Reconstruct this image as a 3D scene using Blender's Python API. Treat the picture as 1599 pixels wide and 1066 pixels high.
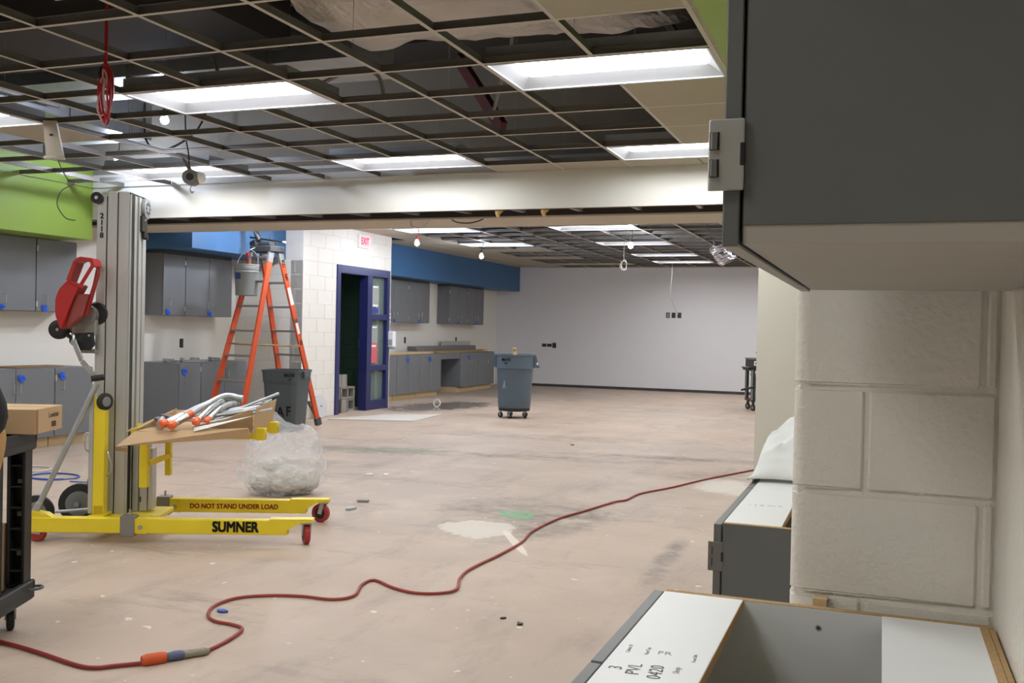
import bpy, bmesh, math, random
from mathutils import Vector, Matrix, noise
random.seed(7)
R = math.radians
scene = bpy.context.scene
COL = scene.collection
for o in list(bpy.data.objects): bpy.data.objects.remove(o)

# ---------------------------------------------------------------- camera
EYE = 1.33
FPX, YAW, PIT, ROL = 1533.9, 0.360276, -0.0125293, 0.0215417
fw = Vector((-math.sin(YAW)*math.cos(PIT), math.cos(YAW)*math.cos(PIT), math.sin(PIT)))
rt = Vector((math.cos(YAW), math.sin(YAW), 0)); up = rt.cross(fw)
rt, up = math.cos(ROL)*rt + math.sin(ROL)*up, -math.sin(ROL)*rt + math.cos(ROL)*up
cd = bpy.data.cameras.new('camera'); cam = bpy.data.objects.new('camera', cd); COL.objects.link(cam)
cd.sensor_width = 36; cd.sensor_fit = 'HORIZONTAL'; cd.lens = FPX/1599*36
cd.clip_start = 0.05; cd.clip_end = 100
m = Matrix((rt, up, -fw)).transposed().to_4x4(); m.translation = (0, 0, EYE); cam.matrix_world = m
scene.camera = cam
# ---------------------------------------------------------------- world, exposure
w = bpy.data.worlds.new('world'); scene.world = w; w.use_nodes = True
w.node_tree.nodes['Background'].inputs[0].default_value = (0.5, 0.5, 0.52, 1)
w.node_tree.nodes['Background'].inputs[1].default_value = 0.02
vs = scene.view_settings
scene.display_settings.display_device = 'sRGB'
vs.view_transform = 'Standard'; vs.look = 'None'; vs.gamma = 1; vs.use_curve_mapping = False
vs.exposure = 0.44
LENS_POWER = 15.0      # troffer diffuser emission
BULB_POWER = 480.0     # bare temporary bulbs

# ---------------------------------------------------------------- materials
def lin(c):
    return tuple((x/12.92 if x <= .04045 else ((x+.055)/1.055)**2.4) for x in [v/255 for v in c])
MATS = {}
def mat(name, rgb, rough=.6, metal=0., var=.06, scale=6., bump=0., bscale=60., coat=0., spec=None, stretch=None):
    if name in MATS: return MATS[name]
    m = bpy.data.materials.new(name); m.use_nodes = True; MATS[name] = m
    nt = m.node_tree; N = nt.nodes; L = nt.links; b = N['Principled BSDF']
    c = lin(rgb)
    tc = N.new('ShaderNodeTexCoord'); nz = N.new('ShaderNodeTexNoise')
    nz.inputs['Scale'].default_value = scale; nz.inputs['Detail'].default_value = 4
    src = tc.outputs['Object']
    if stretch:
        mp = N.new('ShaderNodeMapping'); mp.inputs['Scale'].default_value = stretch
        L.new(src, mp.inputs[0]); src = mp.outputs[0]
    L.new(src, nz.inputs['Vector'])
    mx = N.new('ShaderNodeMix'); mx.data_type = 'RGBA'
    mx.inputs[6].default_value = (*[v*(1-var) for v in c], 1); mx.inputs[7].default_value = (*[min(1, v*(1+var)) for v in c], 1)
    L.new(nz.outputs['Fac'], mx.inputs[0]); L.new(mx.outputs[2], b.inputs['Base Color'])
    b.inputs['Roughness'].default_value = rough; b.inputs['Metallic'].default_value = metal
    if coat: b.inputs['Coat Weight'].default_value = coat
    if spec is not None: b.inputs['Specular IOR Level'].default_value = spec
    if bump:
        n2 = N.new('ShaderNodeTexNoise'); n2.inputs['Scale'].default_value = bscale; n2.inputs['Detail'].default_value = 3
        L.new(tc.outputs['Object'], n2.inputs['Vector'])
        bp = N.new('ShaderNodeBump'); bp.inputs['Strength'].default_value = bump; bp.inputs['Distance'].default_value = .01
        L.new(n2.outputs['Fac'], bp.inputs['Height']); L.new(bp.outputs[0], b.inputs['Normal'])
    return m
def emis(name, rgb, strength):
    m = bpy.data.materials.new(name); m.use_nodes = True; MATS[name] = m
    b = m.node_tree.nodes['Principled BSDF']
    b.inputs['Base Color'].default_value = (*rgb, 1)
    b.inputs['Emission Color'].default_value = (*rgb, 1); b.inputs['Emission Strength'].default_value = strength
    return m
def glass(name, rgb, alpha, rough=.05):
    m = bpy.data.materials.new(name); m.use_nodes = True; MATS[name] = m
    nt = m.node_tree; b = nt.nodes['Principled BSDF']
    b.inputs['Base Color'].default_value = (*lin(rgb), 1); b.inputs['Roughness'].default_value = rough
    b.inputs['Alpha'].default_value = alpha
    return m
WHITE = mat('white_paint', (232, 229, 222), .55, var=.015)
BLOCKW = mat('painted_block', (228, 225, 217), .45, var=.02, bump=.25, bscale=90)
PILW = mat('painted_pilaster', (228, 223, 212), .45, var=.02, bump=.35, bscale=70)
PIERW = mat('cream_paint', (211, 209, 198), .6, var=.015)
FARW = mat('far_wall_paint', (222, 222, 224), .6, var=.02)
CHEAD = mat('bare_block', (150, 144, 132), .9, var=.12, scale=3)
GREEN = mat('lime_paint', (136, 164, 66), .5, var=.03)
BLUE = mat('blue_paint', (56, 102, 148), .5, var=.03)
DBLUE = mat('navy_paint', (34, 40, 92), .35, var=.05)
DGREEN = mat('dark_green_paint', (16, 58, 36), .5, var=.05, bump=.2)
CABG = mat('cabinet_grey', (112, 115, 119), .45, var=.02)
CABN = mat('cabinet_charcoal', (103, 105, 104), .42, var=.02)
CABB = mat('cabinet_underside', (172, 166, 157), .6, var=.06, scale=4, stretch=(1, 4, 1))
MELA = mat('white_melamine', (236, 239, 238), .35, var=.01)
PBOARD = mat('particle_board', (182, 150, 104), .85, var=.45, scale=260)
WOODT = mat('raw_pine', (204, 178, 138), .7, var=.15, scale=5, stretch=(20, 1, 20))
WOODD = mat('brown_plank', (150, 122, 88), .75, var=.2, scale=5, stretch=(20, 1, 20))
CHROME = mat('chrome', (205, 207, 210), .25, 1.)
ALU = mat('aluminium', (190, 190, 186), .42, .45, var=.10, scale=3, stretch=(12, 12, .5))
ALUD = mat('aluminium_dull', (160, 157, 148), .5, .5, var=.2, scale=3, stretch=(12, 12, .5))
STEEL = mat('galvanised_steel', (176, 180, 182), .38, .7, var=.2, scale=9)
GREYM = mat('grey_metal', (140, 138, 134), .5, .5, var=.1)
TEE = mat('tee_enamel', (186, 180, 168), .5, var=.03)
TEEW = mat('tee_web', (112, 108, 102), .5, .3, var=.1)
TILE = mat('ceiling_tile', (172, 164, 147), .9, var=.03, bump=.2, bscale=200)
DECK = mat('roof_deck', (66, 63, 60), .9, var=.2, scale=2)
DARKM = mat('dark_steel', (58, 54, 52), .7, .2, var=.2)
FOIL = mat('foil', (210, 210, 214), .28, .95, var=.1, bump=.9, bscale=22)
WRAP = mat('duct_wrap', (196, 190, 182), .38, .45, var=.2, scale=5, bump=1., bscale=16)
YEL = mat('yellow_enamel', (236, 212, 46), .4, var=.07, scale=9)
RED = mat('red_plastic', (176, 38, 34), .4, var=.08)
REDP = mat('red_polyurethane', (168, 52, 50), .5, var=.1)
ORANGE = mat('orange_fibreglass', (208, 80, 38), .45, var=.08)
ORCAP = mat('orange_cap', (240, 108, 48), .4, var=.1)
BLACK = mat('black_plastic', (26, 26, 27), .5, var=.15)
BLK = mat('black_print', (18, 18, 18), .6)
RUB = mat('rubber', (40, 39, 38), .8, var=.15)
WHLG = mat('grey_wheel', (120, 120, 118), .6)
BIN = mat('slate_bin', (80, 95, 107), .5, var=.05)
BIND = mat('dark_slate_bin', (72, 82, 86), .5, var=.07)
CARD = mat('cardboard', (192, 162, 124), .85, var=.06, scale=4)
CARDD = mat('cardboard_edge', (148, 114, 78), .9, var=.15, scale=40)
BTAPE = mat('blue_tape', (28, 92, 214), .6, var=.1)
PAIL = mat('pail_grey', (140, 145, 142), .5, var=.2, scale=7)
PAPER = mat('paper', (236, 236, 232), .7)
CMU = mat('bare_cmu', (152, 148, 140), .95, var=.12, scale=20, bump=.3, bscale=120)
CORD = mat('cord_red', (152, 56, 46), .5, var=.12, scale=20)
CABLER = mat('cable_red', (170, 26, 36), .5, var=.1)
CABLEB = mat('cable_black', (30, 29, 30), .6)
CABLEW = mat('cable_white', (216, 214, 208), .6)
CABLEG = mat('conduit_grey', (140, 138, 132), .5, .3)
CABLEU = mat('cable_blue', (40, 84, 170), .5)
SKIN = mat('skin', (205, 160, 132), .6); SHIRT = mat('black_cloth', (26, 26, 28), .9, bump=.2); PANT = mat('tan_cloth', (176, 138, 84), .9, bump=.2)
HAIR = mat('hair_brown', (60, 44, 34), .8)
TEAL = mat('teal_plastic', (20, 92, 108), .5)
SHEET = mat('white_sheet', (226, 228, 226), .6, var=.03)
GLASS = glass('window_glass', (170, 190, 180), .22)
PLASTIC = glass('clear_film', (236, 238, 242), .30, .08)
_n = PLASTIC.node_tree.nodes; _t = _n.new('ShaderNodeTexNoise'); _t.inputs['Scale'].default_value = 14; _t.inputs['Detail'].default_value = 4; _t.inputs['Distortion'].default_value = 1.5
_b = _n.new('ShaderNodeBump'); _b.inputs['Strength'].default_value = .9; _b.inputs['Distance'].default_value = .02
PLASTIC.node_tree.links.new(_t.outputs['Fac'], _b.inputs['Height']); PLASTIC.node_tree.links.new(_b.outputs[0], _n['Principled BSDF'].inputs['Normal'])
ROD = mat('pale_zinc', (190, 194, 196), .35, .45, var=.1, scale=30)
LENS = emis('troffer_lens', (.985, .99, 1), LENS_POWER)
BULB3 = emis('bulb_glow_large', (.80, .86, 1), BULB_POWER*2)
BULB2 = emis('bulb_glow_small', (.70, .78, 1), BULB_POWER*.8)
BULB = emis('bulb_glow', (.80, .86, 1), BULB_POWER)
EXITM = emis('exit_face', (1, .40, .46), .42)
EXITL = emis('exit_letters', (1, .03, .06), .8)

# ---------------------------------------------------------------- mesh builder
class MB:
    def __init__(s): s.bm = bmesh.new()
    def box(s, x0, x1, y0, y1, z0, z1, bev=0., M=None, seg=1):
        g = bmesh.ops.create_cube(s.bm, size=1)['verts']
        for v in g:
            v.co = Vector(((x0+x1)/2+v.co.x*(x1-x0), (y0+y1)/2+v.co.y*(y1-y0), (z0+z1)/2+v.co.z*(z1-z0)))
        if bev:
            es = list({e for v in g for e in v.link_edges})
            r = bmesh.ops.bevel(s.bm, geom=es, offset=bev, segments=seg, affect='EDGES', profile=.5)
            g = list({v for f in r['faces'] for v in f.verts} | {v for v in g if v.is_valid})
        if M is not None:
            for v in g: v.co = M @ v.co
        return s
    def bar(s, p0, p1, w, h, upv=(0, 0, 1), bev=0.):
        p0, p1 = Vector(p0), Vector(p1); d = p1-p0; L = d.length; d.normalize()
        u = Vector(upv); sd = d.cross(u)
        if sd.length < 1e-4: sd = d.cross(Vector((1, 0, 0)))
        sd.normalize(); u = sd.cross(d)
        M = Matrix((d, sd, u)).transposed().to_4x4(); M.translation = p0
        return s.box(0, L, -w/2, w/2, -h/2, h/2, bev, M)
    def cyl(s, p0, p1, r, r2=None, seg=14, caps=True):
        p0, p1 = Vector(p0), Vector(p1); r2 = r if r2 is None else r2
        return s.rings([(p0, r), (p1, r2)], (p1-p0), seg, caps)
    def rings(s, cs, axis, seg=16, caps=True):
        a = Vector(axis).normalized(); q = a.orthogonal().normalized(); t = a.cross(q); rows = []
        for c, r in cs:
            c = Vector(c); rows.append([s.bm.verts.new(c+(q*math.cos(k*2*math.pi/seg)+t*math.sin(k*2*math.pi/seg))*r) for k in range(seg)])
        for A, B in zip(rows, rows[1:]):
            for k in range(seg): s.bm.faces.new((A[k], A[(k+1) % seg], B[(k+1) % seg], B[k]))
        if caps:
            s.bm.faces.new(rows[0][::-1]); s.bm.faces.new(rows[-1])
        return s
    def lathe(s, prof, c=(0, 0, 0), seg=24, axis=(0, 0, 1), caps=True):
        c = Vector(c); a = Vector(axis).normalized()
        return s.rings([(c+a*z, r) for r, z in prof], a, seg, caps)
    def wheel(s, c, axis, r, wd, seg=20):
        a = Vector(axis).normalized(); c = Vector(c)
        return s.rings([(c-a*wd/2, r*.55), (c-a*wd/2, r*.86), (c-a*wd*.36, r), (c+a*wd*.36, r), (c+a*wd/2, r*.86), (c+a*wd/2, r*.55)], a, seg)
    def tube(s, pts, r, seg=8, closed=False, smooth=4):
        P = [Vector(p) for p in pts]
        if smooth > 1 and len(P) > 2:
            Q = []; n = len(P); rng = range(n) if closed else range(n-1)
            for i in rng:
                a = P[(i-1) % n] if (closed or i > 0) else P[i]; b = P[i]; c = P[(i+1) % n]; d = P[(i+2) % n] if (closed or i+2 < n) else c
                for k in range(smooth):
                    t = k/smooth
                    Q.append(.5*((2*b)+(c-a)*t+(2*a-5*b+4*c-d)*t*t+(3*b-a-3*c+d)*t**3))
            if not closed: Q.append(P[-1])
            P = Q
        n = len(P); rows = []; q = None
        for i in range(n):
            d = (P[(i+1) % n]-P[i-1]) if (closed or 0 < i < n-1) else (P[1]-P[0] if i == 0 else P[-1]-P[-2])
            if d.length < 1e-9: d = Vector((0, 0, 1))
            d.normalize()
            q = d.orthogonal() if q is None else (q-d*q.dot(d))
            if q.length < 1e-6: q = d.orthogonal()
            q.normalize(); t = d.cross(q)
            rows.append([s.bm.verts.new(P[i]+(q*math.cos(k*2*math.pi/seg)+t*math.sin(k*2*math.pi/seg))*r) for k in range(seg)])
        for i in range(n if closed else n-1):
            A, B = rows[i], rows[(i+1) % n]
            for k in range(seg): s.bm.faces.new((A[k], A[(k+1) % seg], B[(k+1) % seg], B[k]))
        if not closed: s.bm.faces.new(rows[0][::-1]); s.bm.faces.new(rows[-1])
        return s
    def prism(s, poly, ax, a, b):
        # poly in the two remaining axes (cyclic order), extruded along ax from a to b
        def pt(p, t): return {'x': (t, p[0], p[1]), 'y': (p[0], t, p[1]), 'z': (p[0], p[1], t)}[ax]
        A = [s.bm.verts.new(pt(p, a)) for p in poly]; B = [s.bm.verts.new(pt(p, b)) for p in poly]
        n = len(poly)
        s.bm.faces.new(A[::-1]); s.bm.faces.new(B)
        for k in range(n): s.bm.faces.new((A[k], A[(k+1) % n], B[(k+1) % n], B[k]))
        return s
    def quad(s, *p):
        s.bm.faces.new([s.bm.verts.new(q) for q in p]); return s
    def grid(s, fn, nu, nv):
        V = [[s.bm.verts.new(fn(i/nu, j/nv)) for j in range(nv+1)] for i in range(nu+1)]
        for i in range(nu):
            for j in range(nv): s.bm.faces.new((V[i][j], V[i+1][j], V[i+1][j+1], V[i][j+1]))
        return s
    def mesh(s, name, mt, smooth=False, off=None):
        bmesh.ops.recalc_face_normals(s.bm, faces=s.bm.faces[:])
        if off is not None: bmesh.ops.translate(s.bm, verts=s.bm.verts[:], vec=-Vector(off))
        me = bpy.data.meshes.new(name); s.bm.to_mesh(me); s.bm.free()
        me.materials.append(mt)
        if smooth:
            me.polygons.foreach_set('use_smooth', [True]*len(me.polygons))
            try: me.set_sharp_from_angle(angle=R(38))
            except Exception: pass
        return me
    def build(s, name, mt, parent=None, smooth=False, label=None, kind=None):
        off = parent.get('_o') if parent is not None else None      # world-space geometry under an Empty without rotation
        return obj(name, s.mesh(name, mt, smooth, off), parent, label, kind)
def obj(name, me, parent=None, label=None, kind=None):
    o = bpy.data.objects.new(name, me); COL.objects.link(o)
    if parent is not None:
        o.parent = parent
        if parent.get('_o') is not None and parent.type != 'EMPTY': o['_o'] = parent['_o']
        if parent.type == 'EMPTY' and parent.get('_o') is not None: o['_o'] = parent['_o']
    if label: o['label'] = label
    if kind: o['kind'] = kind
    return o
def thing(name, label, cat, loc=(0, 0, 0), rotz=0., group=None, world=False, kind=None):
    o = bpy.data.objects.new(name, None); COL.objects.link(o); o.empty_display_size = .1
    o.location = loc; o.rotation_euler = (0, 0, rotz)
    if label: o['label'] = label
    if cat: o['category'] = cat
    if group: o['group'] = group
    if kind: o['kind'] = kind
    if world: o['_o'] = tuple(loc)
    return o
def one(name, mb, mt, label, cat, loc=None, group=None, smooth=False, rotz=0., kind=None, world=True):
    # a thing that is one mesh; world-space geometry re-centred on loc
    off = loc if (loc is not None and world) else None
    o = obj(name, mb.mesh(name, mt, smooth, off))
    if loc is not None: o.location = loc
    o.rotation_euler = (0, 0, rotz)
    if label: o['label'] = label
    if cat: o['category'] = cat
    if group: o['group'] = group
    if kind: o['kind'] = kind
    return o
def struct(name, mb, mt, smooth=False):
    return one(name, mb, mt, None, None, kind='structure', smooth=smooth)
def inst(name, me, loc, parent, rot=(0, 0, 0), sc=None):
    o = bpy.data.objects.new(name, me); COL.objects.link(o); o.parent = parent
    if parent.get('_o') is not None: loc = Vector(loc)-Vector(parent['_o'])
    o.location = loc; o.rotation_euler = rot
    if sc: o.scale = sc
    return o
def text(name, s, size, M, mt, parent, ext=.0008, align='CENTER', bold=0., label=None, wid=None):
    # flat lettering: M places the text plane (x right, y up, z towards the reader)
    cu = bpy.data.curves.new('lettering', 'FONT'); cu.body = s; cu.size = size; cu.extrude = ext; cu.align_x = align; cu.align_y = 'CENTER'
    cu.resolution_u = 3
    t = bpy.data.objects.new('lettering', cu); COL.objects.link(t)
    dg = bpy.context.evaluated_depsgraph_get(); dg.update()
    me = bpy.data.meshes.new_from_object(t.evaluated_get(dg)); bpy.data.objects.remove(t)
    if wid:
        xs = [v.co.x for v in me.vertices]; k = wid/max(1e-6, max(xs)-min(xs)); me.transform(Matrix.Diagonal((k, 1, 1, 1)))
    if bold:
        bb = bmesh.new()
        for dx_, dy_ in ((bold, bold), (-bold, bold), (bold, -bold), (-bold, -bold), (0, 0)):
            n0 = len(bb.verts); bb.from_mesh(me); bb.verts.ensure_lookup_table()
            for v in bb.verts[n0:]: v.co.x += dx_; v.co.y += dy_
        bb.to_mesh(me); bb.free()
    me.transform(M)
    if parent.get('_o') is not None: me.transform(Matrix.Translation(-Vector(parent['_o'])))
    me.materials.clear(); me.materials.append(mt)
    o = obj(name, me, parent, label); return o
def frame(origin, x, z):
    # matrix with local x along x, local z along z (y = z cross x)
    x = Vector(x).normalized(); z = Vector(z).normalized(); y = z.cross(x).normalized(); x = y.cross(z)
    M = Matrix((x, y, z)).transposed().to_4x4(); M.translation = Vector(origin); return M
# ================================================================ FLOOR
def floor_material():
    m = bpy.data.materials.new('stripped_floor'); m.use_nodes = True
    nt = m.node_tree; N = nt.nodes; L = nt.links; b = N['Principled BSDF']
    tc = N.new('ShaderNodeTexCoord'); pos = tc.outputs['Object']
    def nz(scale, detail=5, rough=.6, stretch=None):
        n = N.new('ShaderNodeTexNoise'); n.inputs['Scale'].default_value = scale; n.inputs['Detail'].default_value = detail; n.inputs['Roughness'].default_value = rough
        src = pos
        if stretch:
            mp = N.new('ShaderNodeMapping'); mp.inputs['Scale'].default_value = stretch[:3]; mp.inputs['Rotation'].default_value = (0, 0, stretch[3]); L.new(pos, mp.inputs[0]); src = mp.outputs[0]
        L.new(src, n.inputs['Vector']); return n.outputs['Fac']
    def math_(op, a, b_=None, clamp=False):
        n = N.new('ShaderNodeMath'); n.operation = op; n.use_clamp = clamp
        for k, v in enumerate((a, b_)):
            if v is None: continue
            if isinstance(v, (int, float)): n.inputs[k].default_value = v
            else: L.new(v, n.inputs[k])
        return n.outputs[0]
    def ramp(f, lo, hi):
        n = N.new('ShaderNodeMapRange'); n.inputs[1].default_value = lo; n.inputs[2].default_value = hi; n.clamp = True
        L.new(f, n.inputs[0]); return n.outputs[0]
    def mix(f, a, c, fac=None):
        n = N.new('ShaderNodeMix'); n.data_type = 'RGBA'
        if isinstance(f, (int, float)): n.inputs[0].default_value = f
        else: L.new(f, n.inputs[0])
        for k, v in ((6, a), (7, c)):
            if isinstance(v, tuple): n.inputs[k].default_value = (*lin(v), 1)
            else: L.new(v, n.inputs[k])
        return n.outputs[2]
    base = mix(ramp(nz(.35, 3), .35, .65), (190, 168, 149), (176, 161, 148))
    base = mix(ramp(nz(1.3, 6, .65), .45, .75), base, (198, 180, 163))
    base = mix(math_('MULTIPLY', ramp(nz(2.6, 8, .7, (1, .35, 1, .4)), .52, .72), .65), base, (146, 131, 120))
    base = mix(math_('MULTIPLY', ramp(nz(1.1, 8, .75, (.6, 2.2, 1, .25)), .56, .70), .65), base, (136, 122, 112))
    base = mix(math_('MULTIPLY', ramp(nz(9, 6, .7, (.5, 2.4, 1, .3)), .66, .76), .6), base, (120, 108, 100))
    base = mix(math_('MULTIPLY', ramp(nz(13, 3, .5), .70, .73), .75), base, (232, 226, 216))
    base = mix(math_('MULTIPLY', ramp(nz(7, 7, .8, (1, 1, 1, 1.1)), .655, .72), .55), base, (104, 93, 86))
    warp = nz(3.5, 6, .65); warp2 = nz(14, 4, .6, (1, 1, 1, .6))
    def patch(cx, cy, rx, ry, rot, soft=.3, amt=.9):
        mp = N.new('ShaderNodeMapping'); mp.vector_type = 'TEXTURE'
        mp.inputs['Location'].default_value = (cx, cy, 0); mp.inputs['Rotation'].default_value = (0, 0, rot); mp.inputs['Scale'].default_value = (rx, ry, 1)
        L.new(pos, mp.inputs[0]); ln = N.new('ShaderNodeVectorMath'); ln.operation = 'LENGTH'; L.new(mp.outputs[0], ln.inputs[0])
        d = math_('ADD', ln.outputs['Value'], math_('MULTIPLY', math_('SUBTRACT', warp, .5), 2.2*amt))
        d = math_('ADD', d, math_('MULTIPLY', math_('SUBTRACT', warp2, .5), .8*amt))
        return math_('SUBTRACT', 1.0, ramp(d, 1-soft, 1+soft))
    streak = ramp(nz(3.2, 9, .75, (1, 1.5, 1, .5)), .36, .64)
    # dark smudge with green paint, white filler patches, wheel marks, wet area by the far cabinets
    for (cx, cy, rx, ry, rot, k) in ((-2.35, 6.75, .55, .5, .3, .75), (-2.05, 6.25, .16, .55, -.35, .8), (-2.1, 10.3, 1.0, .16, .15, .85), (-2.9, 9.75, .9, .2, .2, .6),
                                     (-5.0, 9.4, .9, .3, .2, .7), (-5.2, 8.1, .9, .25, .35, .45), (-1.15, 5.7, .06, .6, .05, .7), (-3.9, 11.5, 1.6, .3, .2, .5), (-4.4, 7.6, .6, .2, .2, .4), (-1.5, 9.2, .5, .3, .3, .5)):
        base = mix(math_('MULTIPLY', math_('MULTIPLY', patch(cx, cy, rx, ry, rot, .45), streak), k), base, (92, 84, 78))
    base = mix(math_('MULTIPLY', patch(-4.9, 9.45, .8, .12, .25, .3), .45), base, (112, 140, 112))
    WET = patch(-6.95, 15.2, .6, 1.2, -.2, .3, .6)
    base = mix(math_('MULTIPLY', WET, .7), base, (96, 88, 82))
    wp = patch(-2.48, 6.02, .23, .27, .2, .06, .7)
    base = mix(math_('MULTIPLY', wp, .85), base, (212, 205, 192))
    base = mix(math_('MULTIPLY', patch(-2.12, 5.75, .03, .36, .55, .1, .3), .8), base, (226, 218, 206))
    base = mix(math_('MULTIPLY', patch(-1.22, 8.62, .26, .42, .35, .25, .7), .75), base, (222, 216, 204))
    base = mix(math_('MULTIPLY', math_('MULTIPLY', patch(-2.42, 6.62, .13, .17, .3, .15), ramp(nz(20, 3, .5), .46, .52)), .9), base, (92, 178, 120))
    L.new(base, b.inputs['Base Color'])
    ro = math_('ADD', .42, math_('MULTIPLY', nz(2.2, 5, .6), .22)); ro = math_('SUBTRACT', ro, math_('MULTIPLY', WET, .46)); L.new(ro, b.inputs['Roughness'])
    b.inputs['Specular IOR Level'].default_value = .35
    bp = N.new('ShaderNodeBump'); bp.inputs['Strength'].default_value = .06; bp.inputs['Distance'].default_value = .01
    L.new(nz(18, 6, .7), bp.inputs['Height']); L.new(bp.outputs[0], b.inputs['Normal'])
    return m
struct('floor', MB().box(-9.2, .6, -3.4, 22.3, -.1, 0), floor_material())

# ================================================================ WALLS
XL, XR, YF, YB, ZC, ZF, ZD = -8.70, .20, 22.0, -3.2, 2.743, 2.79, 3.80
YBM = 8.28                                 # front face of the header beam
struct('wall_left', MB().box(XL-.2, XL, YB, YF, 0, ZD), WHITE)
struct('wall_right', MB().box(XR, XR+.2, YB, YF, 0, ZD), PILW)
struct('wall_back', MB().box(XL-.2, XR+.2, YB-.2, YB, 0, ZD), WHITE)
struct('wall_far', MB().box(XL-.2, XR+.2, YF, YF+.2, 0, ZD), FARW)
struct('baseboard_far', MB().box(-8.1, XR, YF-.006, YF, .0, .06), mat('wall_base_scar', (70, 68, 66), .9, var=.5, scale=3))
struct('wall_pier', MB().box(-.965, XR, YBM, 9.68, 0, 2.41), PIERW)
struct('ceiling_deck', MB().box(XL-.2, XR+.2, YB-.2, YF+.2, ZD, ZD+.1), DECK)
# header beam: drywall face, open framed underside, drywall strip behind
BZ = 2.41
hd = thing('wall_header', None, None, (-4.2, YBM, BZ), world=True, kind='structure')
MB().box(XL, XR, YBM, YBM+.016, BZ, 2.88).build('front_panel', mat('beam_toned_white', (216, 215, 209), .6, var=.01), hd)  # white paint toned greyer in colour to offset strong light on the beam
MB().box(XL, XR, YBM+.03, YBM+.10, 2.88, ZD).build('upper_wall', CHEAD, hd)
MB().box(XL, XR, 8.92, 9.68, BZ, BZ+.016).build('underside_panel', mat('soffit_board', (196, 186, 168), .8, var=.03), hd)
MB().box(XL, XR, 9.664, 9.68, BZ+.016, ZD).build('rear_panel', WHITE, hd)
MB().box(XL, XR, 8.92, 8.936, BZ+.016, ZD).build('inner_panel', DARKM, hd)
MB().box(XL, XR, YBM+.016, YBM+.04, BZ-.004, BZ+.03).build('edge_track', mat('track_edge', (120, 84, 72), .7), hd)
me = MB().box(-.02, .02, 0, .62, 0, .035).mesh('stud', STEEL)
for k in range(15): inst('stud', me, (-8.3+k*.567, YBM+.03, BZ+.003), hd, rot=(R(4), 0, R(6)))
# side soffits
struct('trim_1', MB().box(-.50, XR, YB, YBM, 2.22, 3.0), GREEN)
struct('trim_2', MB().box(XL, -7.96, YB, YBM, 2.19, 2.95), GREEN)
struct('trim_3', MB().box(XL, -7.87, 9.80, 11.8, 2.235, ZD), BLUE)
struct('trim_4', MB().box(XL, -8.12, 14.42, YF, 2.235, ZD), BLUE)

# ---------------------------------------------------------------- block walls
def block_wall(name, segs, mt, mortar, core, z0, z1, face, zoff=0., L=.406, Hc=.203, gap=.004, bev=.003, skip=None):
    """face: ('x', X, +1) means a wall plane at x=X seen from +x; segs are (a0,a1) along the other axis; core = mortar boxes"""
    t = thing(name, None, None, (0, 0, 0), world=True, kind='structure')
    for cbox in core: MB().box(*cbox).build('mortar_core', mortar, t)
    ax, X, sg = face; cache = {}
    nrow = int(math.ceil((z1-z0)/Hc))
    for (a0, a1) in segs:
        for r in range(nrow):
            zb = z0+r*Hc+zoff; zt = min(zb+Hc, z1); zb = max(zb, z0)
            if zt-zb < .03: continue
            off = (L/2 if r % 2 else 0.)
            k = math.floor((a0-off)/L); a = off+k*L
            while a < a1-1e-6:
                b0, b1 = max(a, a0), min(a+L, a1); a += L
                if b1-b0 < .035: continue
                if skip and skip(b0, b1, zb, zt):
                    continue
                key = (round(b1-b0, 3), round(zt-zb, 3))
                if key not in cache:
                    hl, hh = (b1-b0-gap)/2, (zt-zb-gap)/2
                    mb = MB()
                    if ax == 'x': mb.box(-.012, .012, -hl, hl, -hh, hh, bev)
                    else: mb.box(-hl, hl, -.012, .012, -hh, hh, bev)
                    cache[key] = mb.mesh('block', mt)
                c = (b0+b1)/2; zc = (zb+zt)/2
                inst('block', cache[key], (X-sg*.012, c, zc) if ax == 'x' else (c, X-sg*.012, zc), t)
    return t
DX = -7.58                                 # block wall with the door
DY0, DY1, DZ = 12.70, 14.36, 2.235         # door frame opening
def door_skip(b0, b1, zb, zt): return False
MORT = mat('painted_mortar', (216, 213, 206), .6)
block_wall('wall_door', [(11.8, DY0), (DY1, 14.42)], BLOCKW, MORT,
           [(DX-.2, DX-.005, 11.80, DY0, 0, ZD), (DX-.2, DX-.005, DY1, 14.42, 0, ZD), (DX-.2, DX-.005, DY0, DY1, DZ, ZD)], 0, DZ, ('x', DX, 1))
block_wall('wall_door_upper', [(11.8, 14.42)], BLOCKW, MORT, [], DZ, ZF+.02, ('x', DX, 1))
block_wall('wall_return', [(XL, DX)], BLOCKW, MORT, [(XL, DX-.004, 11.805, 12.0, 0, ZD)], 0, 2.235, ('y', 11.8, -1))
struct('wall_return_end', MB().box(XL, DX-.2, 14.31, 14.42, 0, ZD), WHITE)
# dark green room behind the door
block_wall('wall_inner', [(12.0, 14.2)], DGREEN, DGREEN, [(-9.9, -9.655, 11.9, 14.3, 0, ZD)], 0, 2.6, ('x', -9.65, 1))
block_wall('wall_inner_side', [(-9.65, DX-.2)], DGREEN, DGREEN, [(-9.9, DX-.2, 14.205, 14.30, 0, ZD)], 0, 2.6, ('y', 14.2, -1))
struct('ceiling_inner', MB().box(-9.9, DX-.2, 11.9, 14.3, 2.6, 2.7), DGREEN)
struct('floor_inner', MB().box(-9.9, -9.15, 11.9, 14.3, -.1, 0), CMU)
struct('wall_inner_return', MB().box(-9.9, DX-.2, 12.0, 12.05, 0, 2.6), DGREEN)

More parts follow.
